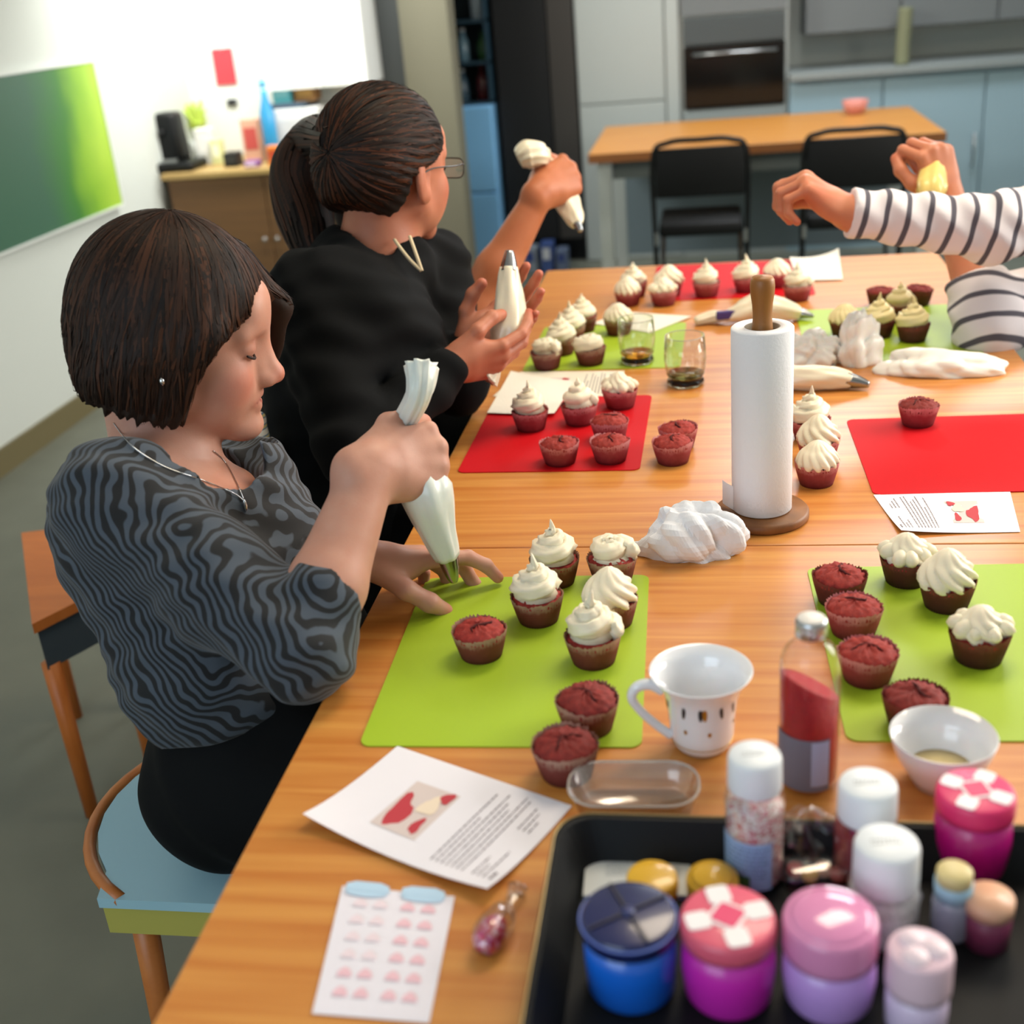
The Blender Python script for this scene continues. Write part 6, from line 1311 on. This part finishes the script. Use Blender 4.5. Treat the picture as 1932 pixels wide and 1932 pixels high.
    for q in (-1, 1):
        g_ = link_mesh('glasses_rim', *sweep(np.array([P(.103, q*.034+.023*np.sign(math.cos(a))*abs(math.cos(a))**.5, .010+.0145*np.sign(math.sin(a))*abs(math.sin(a))**.6) for a in np.linspace(0, 2*PI, 28, endpoint=False)]), .0011, 6, closed=True), M_fr, t)
        V = [P(.103, q*.034+.0225*np.sign(math.cos(a))*abs(math.cos(a))**.5, .010+.014*np.sign(math.sin(a))*abs(math.sin(a))**.6) for a in np.linspace(0, 2*PI, 24, endpoint=False)]; link_mesh('lens', V, [tuple(range(24))], glass('lens_glass', (.97, .98, 1), alpha_mix=.88), g_, False, off=t['_base'])
        link_mesh('glasses_temple', *sweep(spline([P(.103, q*.057, .016), P(.06, q*.073, .013), P(.0, q*.080, .010), P(-.03, q*.080, .0)], 5), .0013, 6), M_fr, t)
    link_mesh('glasses_bridge', *sweep(spline([P(.103, -.011, .014), P(.108, 0, .017), P(.103, .011, .014)], 4), .0011, 6), M_fr, t)
    link_mesh('bracelet', *sweep(np.array([wrL+hl.R@np.array([-.006, .0265*math.cos(a), .0245*math.sin(a)]) for a in np.linspace(0, 2*PI, 30, endpoint=False)]), .0022, 8, closed=True), mat('gold_chain', '#c9ae72', 0.25, metal=1.0), t)
    piping_bag('piping bag held upright, nozzle up, by the woman with the ponytail', [D(926, 690, 1.925), D(948, 660, 1.925), D(958, 622, 1.925), D(961, 580, 1.925), D(960, 535, 1.925), D(960, 505, 1.925)], [.010, .021, .0285, .0255, .0185, .0145], [D(960, 512, 1.925), D(960.5, 492, 1.925), D(961, 473, 1.925)], [.0155, .0115, .0065], MATS['piping_bag_film'], 5, tail=[D(930, 684, 1.925), D(927, 698, 1.922), D(916, 712, 1.92)], gather=[.010, .015, .021])
    M_sh = bpy.data.materials.new('striped_cotton'); M_sh.use_nodes = True; nb = NB(M_sh); tc = nb.n('ShaderNodeTexCoord'); wv_ = nb.n('ShaderNodeTexWave', i_Scale=22.0); wv_.bands_direction = 'Z'; nb.l(tc, 'Object', wv_, 0)
    rp = nb.ramp([(0.0, srgb('#d9d9d2')), (0.5, srgb('#5d7f9e')), (0.85, srgb('#c9bd86'))], 'CONSTANT'); nb.l(wv_, 0, rp, 0); nb.l(rp, 0, nb.b, 'Base Color')
    S = SDF(*bounds([D(486, 800, 1.80), D(484, 850, 1.80)], .05), .003); S.cap(D(488, 790, 1.80), D(482, 830, 1.80), .012, .020, .01); S.cap(D(482, 830, 1.80), D(500, 870, 1.82), .020, .018, .01); V, Q = S.mesh(); link_mesh('shirt_hem', relax(V, Q, 1), Q, M_sh, t)
    c = thing('chair', 'chair mostly hidden under the woman with the ponytail', 'chair', (pel[0]-.02, pel[1], 0), 'wooden chairs with coloured seats')
    link_mesh('seat', *prism(rrect(.38, .38, .05, 5, (pel[0]-.02, pel[1])), .42, .452), mat('seat_grey', '#48525a', 0.6), c, False)
    for a, b in ((-.15, -.15), (.15, -.15), (-.15, .15), (.15, .15)): link_mesh('leg', *sweep(np.array([(pel[0]-.02+a, pel[1]+b, 0), (pel[0]-.02+a, pel[1]+b, .42)]), .014, 10), M_steel, c)
woman_two()
# ------------------------------------------------------------------ person behind her with the raised fist
def person_three():
    pel = np.array([-0.27, 1.28, 0.57]); base = np.array([pel[0], pel[1], .46]); t = thing('person', 'person in black short sleeves behind the ponytail, raising a fist with a piping bag', 'person', base)
    skin = skin_mat('skin_tan', '#b8714d')
    N = D(722, 470, 2.72); hc = D(722, 362, 2.74); H = Head(hc, (1, .15, 0), math.radians(4), 0, 1.0); f = np.array([1, .1, 0]); f = nz(f); s = np.array([f[1], -f[0], 0])
    Csh = N-UPW*.19-f*.01; shR, shL = N+s*.16-UPW*.03, N-s*.16-UPW*.03
    elR, wrR = D(893, 590, 2.44), D(1022, 360, 2.42)
    S = SDF(hc-np.array([.2, .25, .34]), hc+np.array([.2, .2, .14]), 0.004); H.build(S); S.cap(H.P(-.03, 0, -.05), N, .054, .058, .025); S.cap(N, N-UPW*.08, .07, .08, .03); A = S.mesh()
    hd = Hand(wrR, cv(.66, .56, -.46), cv(.38, .12, .92), 1, 1.06)
    S2 = SDF(*bounds([elR, elR+(shR-elR)*.5, wrR, hd.P((.13, 0, 0)), hd.P((.06, .06, -.05))], .065), 0.0024)
    S2.cap(elR+(shR-elR)*.5, elR, .045, .043, .02); S2.cap(elR, elR+(wrR-elR)*.35, .043, .043, .02); S2.cap(elR+(wrR-elR)*.35, wrR, .043, .027, .02)
    hd.build(S2, [(66, 90, 46), (68, 92, 48), (70, 94, 50), (72, 95, 52)], [(.016, .022, -.010), (.046, .046, -.016), (.078, .050, -.028), (.104, .040, -.042)], (0.03, 0.0, -0.03, -0.06), 1.05)
    body_obj(t, [A, S2.mesh()], skin, H.tints()+hd.tints()); H.face_parts(t, mat('brow_brown', '#4a342a', 0.8), mat('lash_dark', '#2a1d1a', 0.8))
    S = SDF(*bounds([N, Csh, pel, shR, shL, elR], .2), 0.006)
    S.cap(N-UPW*.05, Csh, .08, .12, .03)
    for q in (-1, 1): S.cap(Csh+s*q*.07, pel+s*q*.075+UPW*.08, .108, .118, .04); S.cap(pel+s*q*.08+UPW*.08, pel+s*q*.09, .115, .115, .04)
    S.cap(N-UPW*.03, shR, .06, .062, .03); S.cap(N-UPW*.03, shL, .06, .062, .03); S.cap(shR, elR+(shR-elR)*.22, .066, .058, .03); S.cap(shL, shL-UPW*.24+f*.03, .062, .052, .03)
    S.disp(wav(.003, (50, 30, 60), (20, -26, 16), 2.0)); S.cap(N-UPW*.005, N+UPW*.2, .068, .1, .004, True); S.plane(pel-UPW*.06, -UPW)
    V, Q = S.mesh(); link_mesh('black_top', relax(V, Q, 1, .5), Q, M_blk, t)
    S = SDF(*bounds([pel-UPW*.03, pel+f*.46], .17), 0.008)
    for q in (-1, 1): h = pel+s*q*.09; S.ell(h-f*.03, (.12, .12, .105), None, .05); S.cap(h, pel+f*.38+s*q*.08, .09, .066, .05); S.cap(pel+f*.38+s*q*.08, pel+f*.40+s*q*.08-UPW*.10, .066, .05, .03)
    V, Q = S.mesh(); link_mesh('dark_trousers', relax(V, Q, 1, .5), Q, mat('black_cloth', '#121619', 0.85), t)
    k = H.sc; P = H.P; S = SDF(hc-.2, hc+.2, 0.005); S.ell(P(-.02, 0, .042), np.array((.104, .084, .087))*k, H.R, .01); S.cap(P(-.07, 0, 0), P(-.07, 0, -.08), .06*k, .04*k, .03)
    ax = [(S.lo[i]+S.h*np.arange(S.n[i])) for i in range(3)]; G = np.stack(np.meshgrid(*ax, indexing='ij'), -1).reshape(-1, 3); L = H.loc(G); S.F = np.maximum(S.F, ((L[:, 0]-np.interp(L[:, 2], [-.05, .0, .045, .09], [-.02, .0, .06, .12]))*.8*k).reshape(S.F.shape).astype(np.float32))
    V, Q = S.mesh(); link_mesh('hair', V, Q, mat('hair_base_dark', '#17100d', 0.65, spec=0.2), t)
    gp = hd.P((.078, .0, -.030)); ax_ = nz(D(1094, 428, 2.42)-D(1000, 300, 2.42))
    a0 = hd.P((.070, .050, -.030))
    piping_bag('piping bag in the raised fist at the back', [a0, gp, D(1072, 385, 2.47), D(1083, 410, 2.455), D(1089, 424, 2.445)], [.016, .019, .026, .020, .011], [D(1088, 420, 2.447), D(1092, 428, 2.443), D(1096, 436, 2.44)], [.0115, .008, .005], MATS['piping_bag_film'], 5, tail=[a0, D(1018, 292, 2.42), D(995, 292, 2.41), D(978, 300, 2.41)], gather=[.015, .022, .027, .016])
    c = thing('chair', 'chair hidden under the person with the raised fist', 'chair', (pel[0]-.02, pel[1], 0), 'wooden chairs with coloured seats')
    link_mesh('seat', *prism(rrect(.38, .38, .05, 5, (pel[0]-.02, pel[1])), .42, .452), mat('seat_grey', '#48525a', 0.6), c, False)
    for a, b in ((-.15, -.15), (.15, -.15), (-.15, .15), (.15, .15)): link_mesh('leg', *sweep(np.array([(pel[0]-.02+a, pel[1]+b, 0), (pel[0]-.02+a, pel[1]+b, .42)]), .014, 10), M_steel, c)
person_three()
# ------------------------------------------------------------------ person in the striped top at the right edge
def stripe_mat(name, d, period, phase=0.0):
    m = bpy.data.materials.new(name); m.use_nodes = True; nb = NB(m); tc = nb.n('ShaderNodeTexCoord'); no = nb.n('ShaderNodeTexNoise', i_Scale=9.0, i_Detail=2.0); nb.l(tc, 'Object', no, 0)
    dt = nb.n('ShaderNodeVectorMath', operation='DOT_PRODUCT'); dt.inputs[1].default_value = tuple(np.asarray(d)*2*PI/period); nb.l(tc, 'Object', dt, 0)
    ma = nb.n('ShaderNodeMath', operation='MULTIPLY_ADD', i_1=2.2, i_2=phase); nb.l(no, 0, ma, 0); ad = nb.n('ShaderNodeMath', operation='ADD'); nb.l(dt, 'Value', ad, 0); nb.l(ma, 0, ad, 1)
    sn = nb.n('ShaderNodeMath', operation='SINE'); nb.l(ad, 0, sn, 0); rp = nb.ramp([(0.80, srgb('#e3dcdf')), (0.90, srgb('#55525c'))]); mr = nb.n('ShaderNodeMapRange'); mr.inputs[1].default_value = -1; nb.l(sn, 0, mr, 0); nb.l(mr, 0, rp, 0); nb.l(rp, 0, nb.b, 'Base Color'); nb.b.inputs['Roughness'].default_value = 0.9; return m
def person_four():
    pel = np.array([1.22, 0.98, 0.57]); base = np.array([pel[0], pel[1], .46]); t = thing('person', 'person in white striped top at the right edge reaching left with one hand', 'person', base)
    skin = skin_mat('skin_warm', '#c88262'); f = np.array([-1.0, -.05, 0]); s = np.array([f[1], -f[0], 0])   # s: towards the right side (away from the camera)
    shL, elL, wrL = D(2095, 365, 2.10), D(1872, 432, 2.06), D(1598, 400, 2.06)
    shR, elR, wrR = D(2105, 405, 2.42), D(1868, 618, 2.20), D(1785, 372, 2.26)
    N = (shL+shR)/2+UPW*.045; hc = N+UPW*.16+f*.03; H = Head(hc, f, math.radians(14), 0, 1.05); Csh = N-UPW*.2
    S = SDF(hc-np.array([.2, .2, .32]), hc+np.array([.2, .2, .14]), 0.004); H.build(S); S.cap(H.P(-.03, 0, -.05), N, .054, .058, .025); S.cap(N, N-UPW*.08, .07, .08, .03); A = S.mesh()
    hl = Hand(wrL, cv(-.78, .58, .02), cv(.52, .66, .50), -1, 1.06)
    S2 = SDF(*bounds([wrL, wrL+(elL-wrL)*.4, hl.P((.15, 0, 0)), hl.P((.06, .05, -.06))], .06), 0.0022); S2.cap(wrL+(elL-wrL)*.4, wrL, .037, .028, .02)
    hl.build(S2, [(54, 66, 36), (58, 68, 38), (60, 70, 38), (62, 70, 40)], [(.016, .022, -.010), (.046, .042, -.024), (.074, .034, -.042), (.094, .022, -.054)])
    hr = Hand(wrR, cv(-.45, .62, -.10), cv(.30, .35, .88), -1, 1.06)
    hr = Hand(wrR, cv(-.35, .80, .25), cv(.35, -.1, .92), 1, 1.06)
    S3 = SDF(*bounds([wrR, elR, hr.P((.14, 0, 0)), hr.P((.06, .06, -.06))], .065), 0.0024); S3.cap(elR, wrR, .046, .029, .02)
    hr.build(S3, [(60, 86, 46), (64, 90, 48), (66, 92, 50), (70, 92, 52)], [(.016, .022, -.010), (.046, .046, -.018), (.074, .050, -.032), (.095, .042, -.045)])
    body_obj(t, [A, S2.mesh(), S3.mesh()], skin, H.tints()+hl.tints()+hr.tints()+[(hl.P((.06, -.02, -.01)), .05, (1, .8, .75))]); H.face_parts(t, mat('brow_brown', '#4a342a', 0.8), mat('lash_dark', '#2a1d1a', 0.8))
    S = SDF(*bounds([N, Csh, pel, shL, shR], .2), 0.006); S.cap(N-UPW*.04, Csh, .08, .12, .03)
    for q in (-1, 1): S.cap(Csh+s*q*.07, pel+s*q*.07+UPW*.05, .105, .12, .04)
    S.cap(N-UPW*.03, shL, .06, .064, .03); S.cap(N-UPW*.03, shR, .06, .064, .03); S.disp(wav(.003, (50, 30, 60), (20, -26, 16), 2.0)); S.cap(N-UPW*.0, N+UPW*.2, .07, .1, .004, True); S.plane(pel-UPW*.02, -UPW)
    V, Q = S.mesh(); link_mesh('striped_top', relax(V, Q, 1, .5), Q, stripe_mat('stripes_torso', UPW, .036), t)
    wv = nz(elL-wrL); S = SDF(*bounds([shL, elL, wrL], .09), 0.004); S.cap(wrL+wv*-.01, elL, .040, .054, .02); S.cap(elL, shL, .054, .066, .03); S.disp(wav(.003, (90, 20, 40), (14, -30, 40), 2.0)); S.plane(wrL+wv*.004, -wv)
    V, Q = S.mesh(); link_mesh('striped_sleeve', relax(V, Q, 1, .5), Q, stripe_mat('stripes_near_sleeve', wv, .036, .5), t)
    wv2 = nz(elR-wrR); S = SDF(*bounds([shR, elR, elR-wv2*.12], .09), 0.004); S.cap(elR-wv2*.085, elR, .056, .060, .02); S.cap(elR, shR, .060, .07, .03); S.disp(wav(.003, (30, 60, 60), (14, -30, 40), 2.0)); S.plane(elR-wv2*.10, -wv2)
    V, Q = S.mesh(); link_mesh('striped_sleeve', relax(V, Q, 1, .5), Q, stripe_mat('stripes_far_sleeve', nz(wv2+nz(shR-elR)*-.3), .04), t)
    S = SDF(*bounds([pel-UPW*.03, pel+f*.46], .17), 0.008)
    for q in (-1, 1): h = pel+s*q*.09; S.ell(h-f*.03, (.12, .12, .105), None, .05); S.cap(h, pel+f*.36+s*q*.08, .09, .066, .05); S.cap(pel+f*.36+s*q*.08, pel+f*.38+s*q*.08-UPW*.3, .066, .05, .03)
    V, Q = S.mesh(); link_mesh('blue_jeans', relax(V, Q, 1, .5), Q, mat('denim', '#4f7f93', 0.85, bump=.1, bscale=300), t)
    k = H.sc; P = H.P; S = SDF(hc-.2, hc+.2, 0.005); S.ell(P(-.02, 0, .042), np.array((.104, .084, .087))*k, H.R, .01); S.cap(P(-.07, 0, 0), P(-.07, 0, -.09), .065*k, .05*k, .03)
    ax = [(S.lo[i]+S.h*np.arange(S.n[i])) for i in range(3)]; G = np.stack(np.meshgrid(*ax, indexing='ij'), -1).reshape(-1, 3); L = H.loc(G); S.F = np.maximum(S.F, ((L[:, 0]-np.interp(L[:, 2], [-.05, .0, .045, .09], [-.01, .02, .065, .12]))*.8*k).reshape(S.F.shape).astype(np.float32))
    V, Q = S.mesh(); link_mesh('hair', V, Q, mat('hair_base_brown', '#261913', 0.5), t)
    gp = hr.P((.080, 0, -.030)); a0 = hr.P((.074, .045, -.030))
    piping_bag('piping bag of yellow cream squeezed by the hand at the upper right', [gp, hr.P((.072, -.03, -.036)), D(1757, 352, 2.21), D(1757, 375, 2.205), D(1758, 395, 2.20)], [.013, .018, .027, .022, .012], [D(1758, 392, 2.20), D(1758, 403, 2.20), D(1759, 412, 2.20)], [.0125, .009, .005], mat('yellow_cream_bag', '#ecd27a', 0.35, coat=.3), 5)
    c = thing('chair', 'chair under the person in the striped top', 'chair', (pel[0]+.02, pel[1], 0), 'wooden chairs with coloured seats')
    link_mesh('seat', *prism(rrect(.38, .38, .05, 5, (pel[0]+.02, pel[1])), .42, .452), mat('seat_blue', '#9cc4d2', 0.5), c, False)
    for a, b in ((-.15, -.15), (.15, -.15), (-.15, .15), (.15, .15)): link_mesh('leg', *sweep(np.array([(pel[0]+.02+a, pel[1]+b, 0), (pel[0]+.02+a, pel[1]+b, .42)]), .014, 10), M_steel, c)
person_four()
